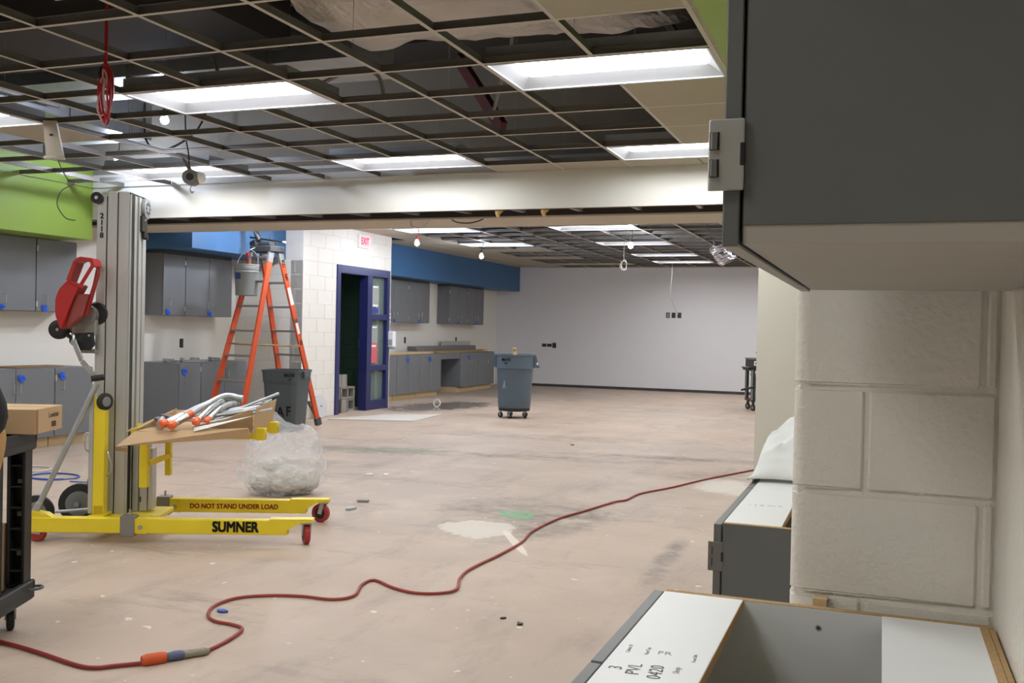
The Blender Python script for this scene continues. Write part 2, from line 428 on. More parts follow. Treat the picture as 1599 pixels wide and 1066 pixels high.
# near pilaster of big painted blocks with a bull-nosed corner
pt = thing('wall_pilaster', None, None, (0, 0, 0), world=True, kind='structure')
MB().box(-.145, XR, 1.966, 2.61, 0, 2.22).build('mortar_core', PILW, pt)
def pil_block(x0, x1, z0, z1, nose):
    g = .0045; mb = MB(); r = .028
    pts = []
    if nose:
        pts = [(x0+r-r*math.cos(a), 1.96+r-r*math.sin(a)) for a in [k*math.pi/2/6 for k in range(7)]]
    else: pts = [(x0+g, 1.964), (x0+g+.004, 1.96)]
    pts += [(x1-g-.004, 1.96), (x1-g, 1.964), (x1-g, 2.2), (x0+(0 if nose else g), 2.2)]
    mb.prism(pts, 'z', z0+g, z1-g)
    bm = mb.bm; es = [e for e in bm.edges if abs(e.verts[0].co.z-e.verts[1].co.z) < 1e-6 and min(e.verts[0].co.y, e.verts[1].co.y) < 2.0]
    bmesh.ops.bevel(bm, geom=es, offset=.004, segments=2, affect='EDGES')
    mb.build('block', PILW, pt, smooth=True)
for r in range(-6, 6):
    z0 = 1.036+r*.1985; z1 = z0+.1985
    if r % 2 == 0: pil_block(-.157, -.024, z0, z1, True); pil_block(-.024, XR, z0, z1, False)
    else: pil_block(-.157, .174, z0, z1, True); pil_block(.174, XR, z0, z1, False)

# ================================================================ CEILINGS
G = .6096; X0, Y0 = -2.043, 4.264
gx = lambda i: X0+i*G
gy = lambda j: Y0+j*G
def tee_mesh(name, L, ax):
    mb = MB()
    def b(a0, a1, z0, z1):
        mb.box(*((0, L, a0, a1) if ax == 'x' else (a0, a1, 0, L)), z0, z1)
    b(-.012, .012, 0, .0015); nf = len(mb.bm.faces); b(-.0015, .0015, .0015, .034); b(-.004, .004, .034, .042)
    for f_ in mb.bm.faces[:]: f_.material_index = 0
    mb.bm.faces.ensure_lookup_table()
    for f_ in mb.bm.faces[nf:]: f_.material_index = 1
    me_ = mb.mesh(name, TEE); me_.materials.append(TEEW); return me_
def troffer(x0, y0, z, label, on=True):
    t = thing('ceiling_light', label, 'light', (x0+G, y0+G/2, z), group='recessed ceiling lights', world=False)
    a, b_ = G-.012, G/2-.012
    mb = MB(); h = .055; ia, ib = a-.09, b_*.62; iy = 0.0
    # sloped reflectors around a raised diffuser
    o_ = [(-a, -b_, 0), (a, -b_, 0), (a, b_, 0), (-a, b_, 0)]; i_ = [(-ia, -ib, h), (ia, -ib, h), (ia, ib, h), (-ia, ib, h)]
    for k in range(4): mb.quad(o_[k], o_[(k+1) % 4], i_[(k+1) % 4], i_[k])
    mb.build('reflector', REFL, t)
    mb = MB()
    for bx in ((-a, a, -b_, -b_+.012), (-a, a, b_-.012, b_), (-a, -a+.012, -b_, b_), (a-.012, a, -b_, b_)): mb.box(*bx, -.003, .004)
    mb.build('frame', REFL, t)
    MB().box(-ia, ia, -ib, ib, h-.008, h-.001, .002).build('diffuser', LENS, t)
    mb = MB(); q = .006
    mb.box(-a, a, -b_, b_, h+.01, h+.04)
    for bx in ((-a, a, -b_, -b_+q), (-a, a, b_-q, b_), (-a, -a+q, -b_, b_), (a-q, a, -b_, b_)): mb.box(*bx, .002, h+.012)
    mb.build('housing', STEEL, t)
    return t
REFL = mat('reflector_white', (196, 200, 208), .5, var=.01)
LIGHTS = []
def ceiling(name, z, irange, ys, lights, tiles, x_lo, x_hi, y_hi):
    """irange depth lines, ys cross-row positions, lights set of (i,j) two-cell fixtures, tiles set of (i,j)"""
    t = thing(name, None, None, (0, 0, 0), world=True, kind='structure')
    covered = {(i+1, j) for (i, j) in lights}          # middle line broken at (line, row)
    cm = tee_mesh('cross_tee', G-.004, 'x'); dm = tee_mesh('main_tee', G, 'y')
    n = len(ys)
    for i in irange:
        run = None
        for j in range(n-1):
            if (i, j) in covered:
                if run is not None: inst('main_tee', tee_mesh('main_tee', ys[j]-ys[run]-.004, 'y'), (gx(i), ys[run], z), t)
                run = None
            elif run is None: run = j
        if run is not None: inst('main_tee', tee_mesh('main_tee', y_hi-ys[run], 'y'), (gx(i), ys[run], z), t)
    iL = list(irange)
    for j in range(n):
        for i in iL[:-1]: inst('cross_tee', cm, (gx(i)+.002, ys[j], z+.0004), t)
        a = gx(iL[0]); inst('cross_tee', tee_mesh('cross_tee', a-x_lo, 'x'), (x_lo, ys[j], z+.0004), t)
        a = gx(iL[-1]); inst('cross_tee', tee_mesh('cross_tee', x_hi-a, 'x'), (a, ys[j], z+.0004), t)
    tm = {}
    for (xa, xb, ya, yb) in tiles:
        k = (round(xb-xa, 3), round(yb-ya, 3))
        if k not in tm: tm[k] = MB().box(-k[0]/2+.004, k[0]/2-.004, -k[1]/2+.004, k[1]/2-.004, .002, .018, .002).mesh('ceiling_tile', TILE)
        inst('ceiling_tile', tm[k], ((xa+xb)/2, (ya+yb)/2, z), t)
    # wall angles
    for bx in ((x_lo, x_lo+.022, ys[0], y_hi), (x_hi-.022, x_hi, ys[0], y_hi), (x_lo, x_hi, y_hi-.022, y_hi)):
        MB().box(*bx, z, z+.003).build('wall_angle', TEE, t)
    return t
JA = -11
ys = [gy(j) for j in range(JA, 7)]
rows = {j: j-JA for j in range(JA, 7)}
LROWS = (-7, -3, 1, 5)
fl = {(i, rows[j]) for i in (-8, -4, 0) for j in LROWS}
tl = []
YE = YBM-.01
for j in range(JA, 7):
    yb = gy(j+1) if j < 6 else YE
    tl.append((gx(2), -.505, gy(j), yb))                                     # narrow border strip by the green soffit
for j in (2, 3, 4): tl.append((gx(1), gx(2), gy(j), gy(j+1)))
tl.append((gx(1), gx(2), gy(-1), gy(0))); tl.append((gx(0), gx(1), gy(-2), gy(-1)))
for j in range(JA, -4): tl += [(gx(i), gx(i+1), gy(j), gy(j+1)) for i in range(-9, 2) if not any(q[1] == rows[j] and q[0] <= i < q[0]+2 for q in fl)]
for i in (-2, -1, 0, 1): tl.append((gx(i), gx(i+1), gy(6), YE))
tl.append((gx(-7), gx(-6), gy(2), gy(3)))
ceiling('ceiling', ZC, range(-9, 3), ys, fl, tl, -7.955, -.505, YE)
FL = {(-8, 1): 'lit recessed ceiling light at the photo edge beside the hanging beige panel', (-4, 1): 'large lit ceiling light beside the hanging red cable coil', (0, 1): 'largest lit ceiling light, above the tiled strip by the green soffit',
      (-8, 5): 'lit ceiling light above the lift mast against the white beam', (-4, 5): 'lit ceiling light in middle of front grid against the white beam', (0, 5): 'lit ceiling light just above the beam beside the grey cabinet hinge'}
for i, q in ((-8, 'by the lime soffit'), (-4, 'over the open floor'), (0, 'over the base cabinets')):
    FL[(i, -3)] = 'recessed ceiling light overhead out of view ' + q
    FL[(i, -7)] = 'recessed ceiling light at the rear of room out of view ' + q
for (i, j), lb in FL.items(): troffer(gx(i), gy(j), ZC, lb)
struct('ceiling_rear', MB().box(-7.96, -.50, YB, gy(JA), ZC, ZC+.02), TILE)

# far ceiling
FY = [10.11+k*G for k in range(20)]
far_lights = {(-4, 5): 'far room ceiling light nearest the beam, third row from cabinets', (-8, 5): 'far room ceiling light just above the exit sign', (-4, 9): 'far room ceiling light in the second row beside a bare bulb',
              (-8, 9): 'far room ceiling light beside the blue soffit', (-4, 13): 'far room ceiling light in the third row from the beam', (-4, 16): 'far room ceiling light closest to the far grey wall', (0, 5): 'far room ceiling light half hidden by the charcoal wall cabinet',
              (-8, 1): 'far room ceiling light hidden behind the beam above blue soffit', (-4, 1): 'far room ceiling light hidden behind the beam mid-span', (0, 1): 'far room ceiling light hidden behind the beam by the pier',
              (0, 9): 'far room ceiling light behind the charcoal wall cabinet, second row', (0, 13): 'far room ceiling light behind the pier, third row', (0, 16): 'far room ceiling light behind the pier closest to far wall'}
tl = []
for k in range(19):
    yb = FY[k+1]
    tl.append((-8.11 if FY[k] > 14.4 else -7.57, gx(-8)-.0, FY[k], yb))
    tl.append((gx(-9)+.2 if False else gx(0), gx(1), FY[k], yb)) if k in () else None
tl = [q for q in tl if q[1]-q[0] > .1]
for i in range(-8, 1): tl.append((gx(i), gx(i+1), FY[19], 21.99))
for i in range(-8, -5): tl.append((gx(i), gx(i+1), FY[17], FY[18])); 
for i in range(-8, -6): tl.append((gx(i), gx(i+1), FY[14], FY[15])); tl.append((gx(i), gx(i+1), FY[11], FY[12]))
fl = {(i, j) for (i, j) in far_lights}
ceiling('ceiling_far', ZF, range(-8, 4), FY, fl, tl, -7.56, XR-.005, 21.99)
for (i, j), lb in far_lights.items(): troffer(gx(i), FY[j], ZF, lb)
# ================================================================ LEFT-HAND CABINETS
def pull(mb, x, y, z, h=.10, out=.03):
    mb.tube([(x, y, z-h/2), (x+out, y, z-h/2), (x+out, y, z+h/2), (x, y, z+h/2)], .0045, seg=8, smooth=0)
def lcab(name, label, xw, xf, y0, y1, z0, z1, doors, group, pulls=(), tapes=(), toe=None, hinges=(), open_top=False, filler=0.):
    """cabinet against the wall x=xw with its face at xf (facing +x). doors: list of (ya,yb); pulls: list of (door index, y, zc); tapes likewise"""
    t = thing(name, label, 'cabinet', (xw, (y0+y1)/2, 0 if toe else z0), group=group, world=True)
    dth = .02; xc = xf-dth-.003
    zb = z0+(toe or 0)
    MB().box(xw+.003, xc, y0, y1, zb, z1, .002).build('body', CABG, t)
    if toe: MB().box(xw+.003, xc-.06, y0+.005, y1-.005, z0+.001, zb).build('toe_kick', WOODT, t)
    if filler: MB().box(xw+.003, xf-.01, y0, y1, z1, z1+filler).build('top_filler', mat('dark_filler', (70, 70, 70), .7), t)  # dark grey filler strip between cabinet top and soffit
    ds = []
    for (ya, yb) in doors:
        ds.append(MB().box(xc+.002, xf, ya+.003, yb-.003, zb+.004, z1-.006, .0025).build('door', CABG, t))
    for (k, y, z) in pulls:
        mb = MB(); pull(mb, xf, y, z); mb.build('handle', CHROME, ds[k], smooth=True, label='chrome wire pull')
    for (k, y, z, s) in tapes:
        mb = MB()
        def fn(u, v, y=y, z=z, s=s): 
            return (xf+.003+.012*abs(math.sin(u*5+v*3+y*9)), y-s/2+u*s+.01*math.sin(v*6), z-s/2+v*s*.9+.008*math.sin(u*7))
        mb.grid(fn, 6, 6); o = mb.build('tape', BTAPE, ds[k], label='crumpled blue tape')
        o.modifiers.new('thickness', 'SOLIDIFY').thickness = .002
    for (k, y, z) in hinges:
        MB().box(xf-.012, xf+.006, y-.010, y+.010, z-.03, z+.03, .002).build('hinge', STEEL, ds[k])
    return t
UB, UT, BT = 1.41, 2.19, .825
# front-left wall cabinets and base cabinets
g1 = 'wall cabinets under the lime soffit'
lcab('wall_cabinet', 'grey wall cabinet under the lime soffit at the photo edge', XL, -8.4, 6.95, 7.96, UB, UT, [(6.95, 7.455), (7.455, 7.96)], g1, [(0, 7.41, 1.55), (1, 7.56, 1.53)], [(1, 7.53, 1.455, .05)])
lcab('wall_cabinet', 'grey wall cabinet under the lime soffit behind the red scoop', XL, -8.4, 7.965, 8.52, UB, UT, [(7.965, 8.52)], g1, [(0, 8.09, 1.53)], [(0, 8.07, 1.45, .07)], hinges=[(0, 7.975, 2.08), (0, 7.975, 1.49)])
g2 = 'base cabinets along the lime side'
lcab('base_cabinet', 'grey base cabinet behind the black cart and cardboard box', XL, -8.05, 6.9, 7.893, 0, BT, [(6.9, 7.40), (7.40, 7.893)], g2, [(0, 7.36, .63), (1, 7.44, .63)], [(1, 7.46, .735, .075)], toe=.11)
lcab('base_cabinet', 'grey base cabinet beside the yellow lift post', XL, -8.05, 7.897, 8.42, 0, BT, [(7.897, 8.42)], g2, [(0, 7.99, .64)], [(0, 7.98, .745, .075)], toe=.11, hinges=[(0, 7.907, .72), (0, 7.907, .2)])
# middle group under the blue soffit
g3 = 'cabinets under the short blue soffit'
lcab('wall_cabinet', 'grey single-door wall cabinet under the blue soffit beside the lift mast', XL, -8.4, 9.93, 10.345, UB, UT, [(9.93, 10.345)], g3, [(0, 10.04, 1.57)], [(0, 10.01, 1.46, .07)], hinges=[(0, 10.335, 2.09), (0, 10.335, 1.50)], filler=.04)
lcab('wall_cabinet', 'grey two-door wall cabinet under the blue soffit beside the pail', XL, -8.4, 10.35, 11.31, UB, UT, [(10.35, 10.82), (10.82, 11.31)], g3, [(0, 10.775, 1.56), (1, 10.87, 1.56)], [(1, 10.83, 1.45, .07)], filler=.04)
lcab('base_cabinet', 'grey base cabinet beside the lift mast under clamps', XL, -8.05, 9.84, 10.24, 0, BT, [(9.84, 10.24)], g3, [(0, 9.93, .62)], [(0, 9.915, .72, .08)], hinges=[(0, 10.23, .74)])
lcab('base_cabinet', 'grey base cabinet behind the orange ladder', XL, -8.05, 10.245, 11.2, 0, BT, [(10.245, 10.72), (10.72, 11.2)], g3, [(0, 10.67, .67), (1, 10.77, .67)])
# far group under the long blue soffit
g4 = 'cabinets under the long blue soffit'
U2 = 2.2
def pair(a, b): return [(a, (a+b)/2), ((a+b)/2, b)]
def pp(a, b, z, off=.045): m_ = (a+b)/2; return [(0, m_-off*1.6, z), (1, m_+off*1.6, z)]
for (a, b, lb) in ((15.6, 16.73, 'grey far wall cabinet beside the navy door frame'), (16.735, 17.67, 'grey far wall cabinet left of the gap between cabinets'),
                   (18.62, 19.565, 'grey far wall cabinet with exposed dark end panel'), (19.57, 20.5, 'grey far wall cabinet closest to the far grey wall')):
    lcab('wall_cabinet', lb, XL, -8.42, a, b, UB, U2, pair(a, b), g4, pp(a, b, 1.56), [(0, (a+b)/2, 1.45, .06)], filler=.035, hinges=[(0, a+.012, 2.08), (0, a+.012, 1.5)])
for (a, b, lb) in ((14.75, 15.7, 'grey far base cabinet half hidden by the navy door frame'), (15.705, 16.635, 'grey far base cabinet with blue tape, second from door frame'),
                   (16.64, 17.58, 'grey far base cabinet left of the knee space'), (18.53, 19.44, 'grey far base cabinet right of the knee space'), (19.445, 20.4, 'grey far base cabinet behind the round grey bin')):
    lcab('base_cabinet', lb, XL, -8.1, a, b, 0, BT, pair(a, b), g4, pp(a, b, .62), [(0, (a+b)/2-.05, .73, .08)] if 15.7 < a < 19 else (), toe=.11)
t = thing('knee_apron', 'grey apron rail spanning the knee space between far base cabinets', 'cabinet rail', (-8.4, 18.05, BT-.12), world=True)
MB().box(-8.13, -8.11, 17.585, 18.525, BT-.12, BT).build('rail', CABG, t); MB().box(XL+.01, XL+.03, 17.585, 18.525, .0, BT).build('back_panel', mat('dark_panel', (84, 84, 84), .6), t)

# lumber laid on the far base cabinets
def plank(label, x, y0, y1, z, w_, h, mt, rot=0., cat='plank'):
    L = y1-y0; c = (x, (y0+y1)/2, z)
    mb = MB().box(-w_/2, w_/2, -L/2, L/2, 0, h, .003)
    one('plank', mb, mt, label, cat, c, 'lumber on the far base cabinets', rotz=rot, world=False)
plank('pale pine board lying on base cabinets beside soap dispenser', -8.2, 15.0, 17.3, BT+.001, .14, .02, WOODT, .01)
plank('second pale pine board stacked on the first by the dispenser', -8.21, 15.0, 17.1, BT+.022, .12, .02, WOODT, -.012)
plank('long pine board spanning the knee space on far cabinets', -8.30, 17.35, 20.35, BT+.001, .12, .045, WOODT, .004)
plank('brown board at the front edge over the knee space', -8.15, 17.4, 19.8, BT+.001, .09, .05, WOODD, .006)
plank('grey laminate board stacked on the lumber, top layer', -8.36, 16.8, 19.7, BT+.047, .2, .09, mat('grey_laminate', (110, 108, 108), .6), 0)
plank('pale backsplash strip standing at back on far cabinets', -8.62, 18.7, 20.2, BT+.001, .03, .22, mat('pale_strip', (188, 186, 182), .6), 0)

# ================================================================ NEAR CABINETS ON THE RIGHT
def rbase(label, y0, y1, zt=BT):
    """open-topped base cabinet against the wall x=.2, door face at x=-.41"""
    t = thing('base_cabinet', label, 'cabinet', (-.1, (y0+y1)/2, 0), group='open-topped base cabinets by the pilaster', world=True)
    xf, xb = -.385, XR-.004; p = .018
    def panel(name, bx, m_in, edge_top=True):
        o = MB().box(*bx).build(name, m_in, t)
        if edge_top:
            x0, x1, a, b, _, z = bx
            MB().box(x0+.0005, x1-.0005, a+.0005, b-.0005, z, z+.0012).build('raw_edge', PBOARD, o, label='raw chipboard edge')
        return o
    panel('end_panel', (xf, xb, y0, y0+p, .1, zt-.0012), CABN)
    MB().box(xf+.002, xb, y0+p, y0+p+.002, .1, zt-.002).build('liner', MELA, t)
    panel('end_panel', (xf, xb, y1-p, y1, .1, zt-.0012), MELA)
    MB().box(xf, xb, y0+p, y1-p, .1, .118).build('bottom_panel', MELA, t)
    MB().box(.172, .186, y0+p, y1-p, .1, zt).build('back_panel', PBOARD, t)
    MB().box(.187, xb, y0+p, y1-p, .1, zt-.001).build('hanging_strip', PBOARD, t)
    s1 = MB().box(xf, -.236, y0+p, y1-p, zt-.018, zt).build('front_stretcher', MELA, t)
    MB().box(-.236, -.2345, y0+p, y1-p, zt-.018, zt-.0005).build('raw_edge', PBOARD, s1, label='raw chipboard edge')
    MB().box(.012, .172, y0+p, y1-p, zt-.018, zt).build('back_stretcher', MELA, t)
    MB().box(-.32, xb, y0+.01, y1-.01, .001, .1).build('toe_kick', WOODT, t)
    d = []
    ym = (y0+y1)/2
    for (a, b) in ((y0, ym-.002), (ym+.002, y1)):
        d.append(MB().box(-.41, -.390, a+.002, b-.002, .105, zt-.004, .0015).build('door', CABN, t))
    for (k, y) in ((0, ym-.05), (1, ym+.05)):
        mb = MB(); mb.tube([(-.41, y, .60), (-.44, y, .60), (-.44, y, .70), (-.41, y, .70)], .0045, smooth=0); mb.build('handle', CHROME, d[k], smooth=True)
    return t, s1, d
def cabinet_hinge(parent, x0, x1, y, z, h, mt):
    """institutional hinge wrapped round the cabinet end: one plate with two barrel windows at the door edge"""
    hn = MB().box(x0, x1, y-.0045, y-.001, z-h/2, z+h/2, .0014, seg=2).build('hinge', mt, parent, label='satin metal hinge plate')
    MB().cyl((x0+.003, y+.001, z-h/2+.001), (x0+.003, y+.001, z+h/2-.001), .0042, seg=14).build('hinge_pin', mt, hn, smooth=True)
    wd = (x1-x0)*.30
    for s_ in (-1, 1):
        zc = z+s_*h*.19+h*.0; hh = h*.125
        MB().box(x0+.0008, x0+wd, y-.0052, y-.0040, zc-hh, zc+hh).build('hinge_window', BLACK, hn)
        MB().cyl((x0+wd*.5, y-.0045, zc-hh*.93), (x0+wd*.5, y-.0045, zc+hh*.93), wd*.36, seg=14).build('hinge_barrel', mat('barrel_metal', (126, 124, 122), .3, .6), hn, smooth=True)
    MB().box(x1-(x1-x0)*.12, x1+.0006, y-.0052, y-.001, z-h*.16, z+h*.16, .0008).build('hinge_slot', BLACK, hn)
HNG = mat('hinge_satin', (176, 176, 174), .4, .4, var=.04)
nb, s1, d1 = rbase('open-topped white base cabinet in the foreground, chipboard edges showing', 1.0, 1.918)
MB().cyl((-.098, 1.8985, .79), (-.098, 1.8995, .79), .005, seg=14).build('screw_head', STEEL, nb)
MB().cyl((-.098, 1.8978, .79), (-.098, 1.8986, .79), .002, seg=8).build('screw_recess', BLACK, nb)
INK = mat('pencil_marks', (158, 160, 162), .8)
INKD = mat('marker_marks', (110, 112, 116), .8)
# hand-written and printed marks on the front stretcher (read from the far side)
def mark(s, size, px, py, ang, m_=INKD, par=s1, z=BT+.0003):
    text('lettering', s, size, frame((px, py, z), (math.cos(ang), math.sin(ang), 0), (0, 0, 1)), m_, par, ext=.0001)
mark('PVL', .03, -.335, 1.44, R(95)); mark('0420', .03, -.302, 1.44, R(95)); mark('3', .03, -.362, 1.435, R(95)); mark('Shop', .014, -.275, 1.46, R(95), INK)
mark('Cabinet 24', .009, -.365, 1.53, R(95), INK); mark('Panel Top', .009, -.335, 1.53, R(95), INK); mark('Front Side', .009, -.26, 1.525, R(95), INK)
text('lettering', 'FR', .022, frame((-.308, 1.53, BT+.0003), (math.cos(R(5)), math.sin(R(5)), 0), (0, 0, 1)), INK, s1, ext=.0001)
sb, s2, d2 = rbase('open-topped charcoal base cabinet standing past the block pilaster', 2.65, 4.0)
cabinet_hinge(d2[0], -.4225, -.384, 2.651, .735, .078, mat('hinge_dark', (120, 118, 116), .4, .4))
mark('- | a m L', .03, -.31, 2.98, R(8), mat('pencil_faint', (176, 178, 180), .8), s2)
MB().box(-.11, -.085, 1.925, 1.955, BT-.02, BT+.012).build('shim', WOODT, nb, label='small pine shim wedge')
# wall cabinet
uc = thing('wall_cabinet', 'large charcoal wall cabinet filling the upper corner, pale underside', 'cabinet', (.03, 1.35, UB), world=True)
UY0, UY1 = .885, 1.80
MB().box(-0.1180, XR-.004, UY0, UY1, UB+.016, 2.19, .0008).build('body', CABN, uc)
MB().box(-0.1175, XR-.005, UY0+.001, UY1-.001, UB, UB+.0165).build('bottom_panel', CABB, uc)
MB().box(-0.1185, -0.1175, UY0, UY1, UB+.001, 2.19).build('edge_band', mat('gap_dark', (30, 30, 30), .8), uc)
dA = MB().box(-0.1360, -0.1210, UY0+.001, 1.56, UB-.002, 2.185, .0012).build('door', CABN, uc)
dB = MB().box(-0.1360, -0.1210, 1.564, UY1+.01, UB-.002, 2.185, .0012).build('door', CABN, uc)
MB().box(-0.1355, -0.1215, UY0+.003, 1.558, UB-.0026, UB-.0018).build('edge_strip', CABB, dA); MB().box(-0.1355, -0.1215, 1.567, UY1+.008, UB-.0026, UB-.0018).build('edge_strip', CABB, dB)
cabinet_hinge(dA, -0.1485, -0.1175, UY0, 1.4885, .0635, HNG)
for (d, y) in ((dA, 1.5), (dB, 1.62)):
    mb = MB(); mb.tube([(-0.1360, y, 1.5), (-0.1660, y, 1.5), (-0.1660, y, 1.6), (-0.1360, y, 1.6)], .0045, smooth=0); mb.build('handle', CHROME, d, smooth=True)
# white plastic sheet bundled over the second base cabinet
mb = MB()
def shf(u, v):
    x = -.43+u*.60; y = 3.42+v*.75
    h_ = .17*math.sin(math.pi*min(1, max(0, u*1.15)))**.6*min(1, v*3.2)**.7*math.sin(math.pi*min(1, v*.5+.3))**.5
    edge = -.07 if u < .03 else 0
    n_ = noise.noise(Vector((x*9, y*7, 1)))*.05+noise.ridged_multi_fractal(Vector((x*9, y*9, 4)), 1, 2, 4, 1, 2)*.018
    return (x+n_*.3, y+.03*math.sin(u*9), BT+.014+h_+abs(n_)*min(1, v*5)+edge*min(1, v*3))
mb.grid(shf, 44, 44)
o = one('plastic_sheet', mb, SHEET, 'crumpled white plastic sheet heaped on charcoal base cabinet', 'plastic sheet', (-.2, 3.8, BT), smooth=True)
o.modifiers.new('thickness', 'SOLIDIFY').thickness = .003
# ================================================================ DOOR AND SIDELIGHT
dr = thing('door_1', None, None, (DX, 13.5, 0), world=True, kind='structure')
def fr(name, y0, y1, z0, z1, x0=DX-.13, x1=DX+.02, mt=DBLUE, par=None): return MB().box(x0, x1, y0, y1, z0, z1, .003).build(name, mt, par or dr)
fr('jamb', 12.70, 12.80, 0, DZ); fr('jamb', 14.27, 14.36, 0, DZ); fr('mullion', 13.62, 13.77, 0, DZ-.12)
fr('head', 12.80, 14.27, DZ-.12, DZ)
fr('stop', 12.80, 12.825, 0, DZ-.12, DX-.08, DX-.05)
fr('rail', 13.77, 14.27, 1.43, 1.52, DX-.11, DX+.015); fr('rail', 13.77, 14.27, .62, .71, DX-.11, DX+.015); fr('rail', 13.77, 14.27, .0, .15, DX-.11, DX+.015)
for k, (z0, z1) in enumerate(((1.52, DZ-.12), (.71, 1.43), (.15, .62))):
    p = MB().box(DX-.05, DX-.044, 13.77, 14.27, z0, z1).build('glass_pane', GLASS, dr)
    if k == 0:
        MB().box(DX-.043, DX-.042, 13.86, 14.09, 1.64, 1.98).build('notice', mat('notice_grey', (150, 158, 150), .7), p)
        MB().box(DX-.0415, DX-.041, 13.90, 14.06, 1.945, 1.97).build('notice_strip', PAPER, p); MB().box(DX-.0415, DX-.041, 13.90, 14.06, 1.65, 1.675).build('notice_strip', PAPER, p)
        MB().box(DX-.043, DX-.042, 13.90, 14.07, 1.54, 1.62).build('blue_sticker', mat('sticker_blue', (50, 58, 160), .6), p)
    if k == 1:
        MB().box(DX-.043, DX-.042, 13.84, 14.07, 1.05, 1.34).build('notice', mat('notice_grey', (150, 158, 150), .7), p)
        MB().box(DX-.0415, DX-.041, 13.90, 14.04, 1.30, 1.325).build('notice_strip', PAPER, p)
        MB().box(DX-.0405, DX-.039, 13.80, 14.06, .74, 1.06).build('red_notice', mat('notice_red', (206, 96, 104), .7), p)
        MB().box(DX-.0385, DX-.038, 13.86, 14.02, 1.00, 1.03).build('notice_strip', PAPER, p)
MB().box(DX-.135, DX-.13, 13.625, 13.66, .98, 1.12).build('strike_plate', STEEL, dr)
# the door leaf itself swung inwards against the dark room
df = MB().box(DX-1.02, DX-.14, 12.83, 12.875, .01, DZ-.13, .002).build('door_leaf', DBLUE, dr)
MB().cyl((DX-.94, 12.875, 1.0), (DX-.94, 12.935, 1.0), .012, seg=10).build('door_handle', CHROME, df)
# concrete blocks stacked inside the doorway
def cinder(x, y, z, rot, label):
    mb = MB(); a, b, h = .195, .095, .19
    for bx in ((-a, a, -b, -b+.03), (-a, a, b-.03, b), (-a, -a+.032, -b, b), (a-.032, a, -b, b), (-.016, .016, -b, b)): mb.box(*bx, 0, h)
    one('cinder_block', mb, CMU, label, 'concrete block', (x, y, z), 'cinder blocks in the doorway', rotz=R(rot), world=False)
def cinder_up(x, y, z, rot, label):
    # lying on its face so the two cores point at the doorway
    mb = MB(); a, b, h = .195, .095, .19
    for bx in ((-a, a, 0, .03), (-a, a, h-.03, h), (-a, -a+.032, 0, h), (a-.032, a, 0, h), (-.016, .016, 0, h)): mb.box(bx[0], bx[1], -b, b, bx[2], bx[3])
    one('cinder_block', mb, CMU, label, 'concrete block', (x, y, z), 'cinder blocks in the doorway', rotz=R(rot), world=False)
cinder(-7.86, 13.12, 0, 2, 'grey cinder block on floor by the door jamb')
cinder_up(-7.86, 13.42, 0, 88, 'hollow cinder block on floor showing its cores')
cinder(-7.86, 13.0, .1915, 92, 'grey cinder block in middle layer by the jamb')
cinder_up(-7.85, 13.40, .1915, 87, 'hollow cinder block in middle layer showing its cores')
cinder(-7.86, 13.20, .383, 93, 'topmost grey cinder block of the doorway stack')

# ================================================================ WALL FITTINGS
ex = thing('exit_sign', 'red lit EXIT sign on the block wall above navy door', 'sign', (DX, 13.44, 2.64), world=True)
MB().box(DX+.0, DX+.05, 13.28, 13.60, 2.535, 2.735, .004).build('housing', PAPER, ex)
MB().box(DX+.05, DX+.0515, 13.295, 13.585, 2.55, 2.72).build('face', EXITM, ex)
text('lettering', 'EXIT', .15, frame((DX+.0522, 13.44, 2.635), (0, 1, 0), (1, 0, 0)), EXITL, ex, bold=.002, wid=.23)
sd = thing('soap_dispenser', 'white and grey soap dispenser on the corner of block wall', 'dispenser', (DX, 14.40, 1.0), world=True)
MB().box(DX+.001, DX+.11, 14.32, 14.43, .99, 1.25, .012).build('body', mat('dispenser_white', (226, 228, 232), .4), sd)
MB().box(DX+.02, DX+.095, 14.316, 14.322, 1.02, 1.12, .001).build('window', mat('dispenser_grey', (150, 156, 164), .4), sd)
MB().box(DX+.03, DX+.10, 14.33, 14.42, .965, .99, .004).build('nozzle', mat('dispenser_grey', (150, 156, 164), .4), sd)
sw = thing('light_switch', 'white light switch plate above the soap dispenser', 'switch', (DX, 14.39, 1.47), world=True)
MB().box(DX+.001, DX+.007, 14.363, 14.418, 1.40, 1.55, .002).build('plate', PAPER, sw); 
for z in (1.44, 1.51): MB().box(DX+.007, DX+.014, 14.38, 14.40, z-.015, z+.015, .002).build('toggle', mat('dispenser_grey', (150, 156, 164), .4), sw)
def outlet_x(y, z, label, s=.0):
    t = thing('outlet_box', label, 'outlet', (XL, y, z), group='uncovered outlets', world=True)
    MB().box(XL+.001, XL+.006, y-.035, y+.035, z-.06, z+.06, .002).build('box', BLACK, t)
    MB().box(XL+.006, XL+.016, y-.018, y+.018, z-.045, z+.045, .003).build('receptacle', mat('receptacle', (60, 58, 56), .5), t)
outlet_x(10.65, 1.05, 'black uncovered outlet between middle cabinets beside lift mast'); outlet_x(17.17, 1.07, 'black uncovered outlet above lumber near the soap dispenser'); outlet_x(19.62, 1.07, 'black uncovered outlet above lumber near the far wall')
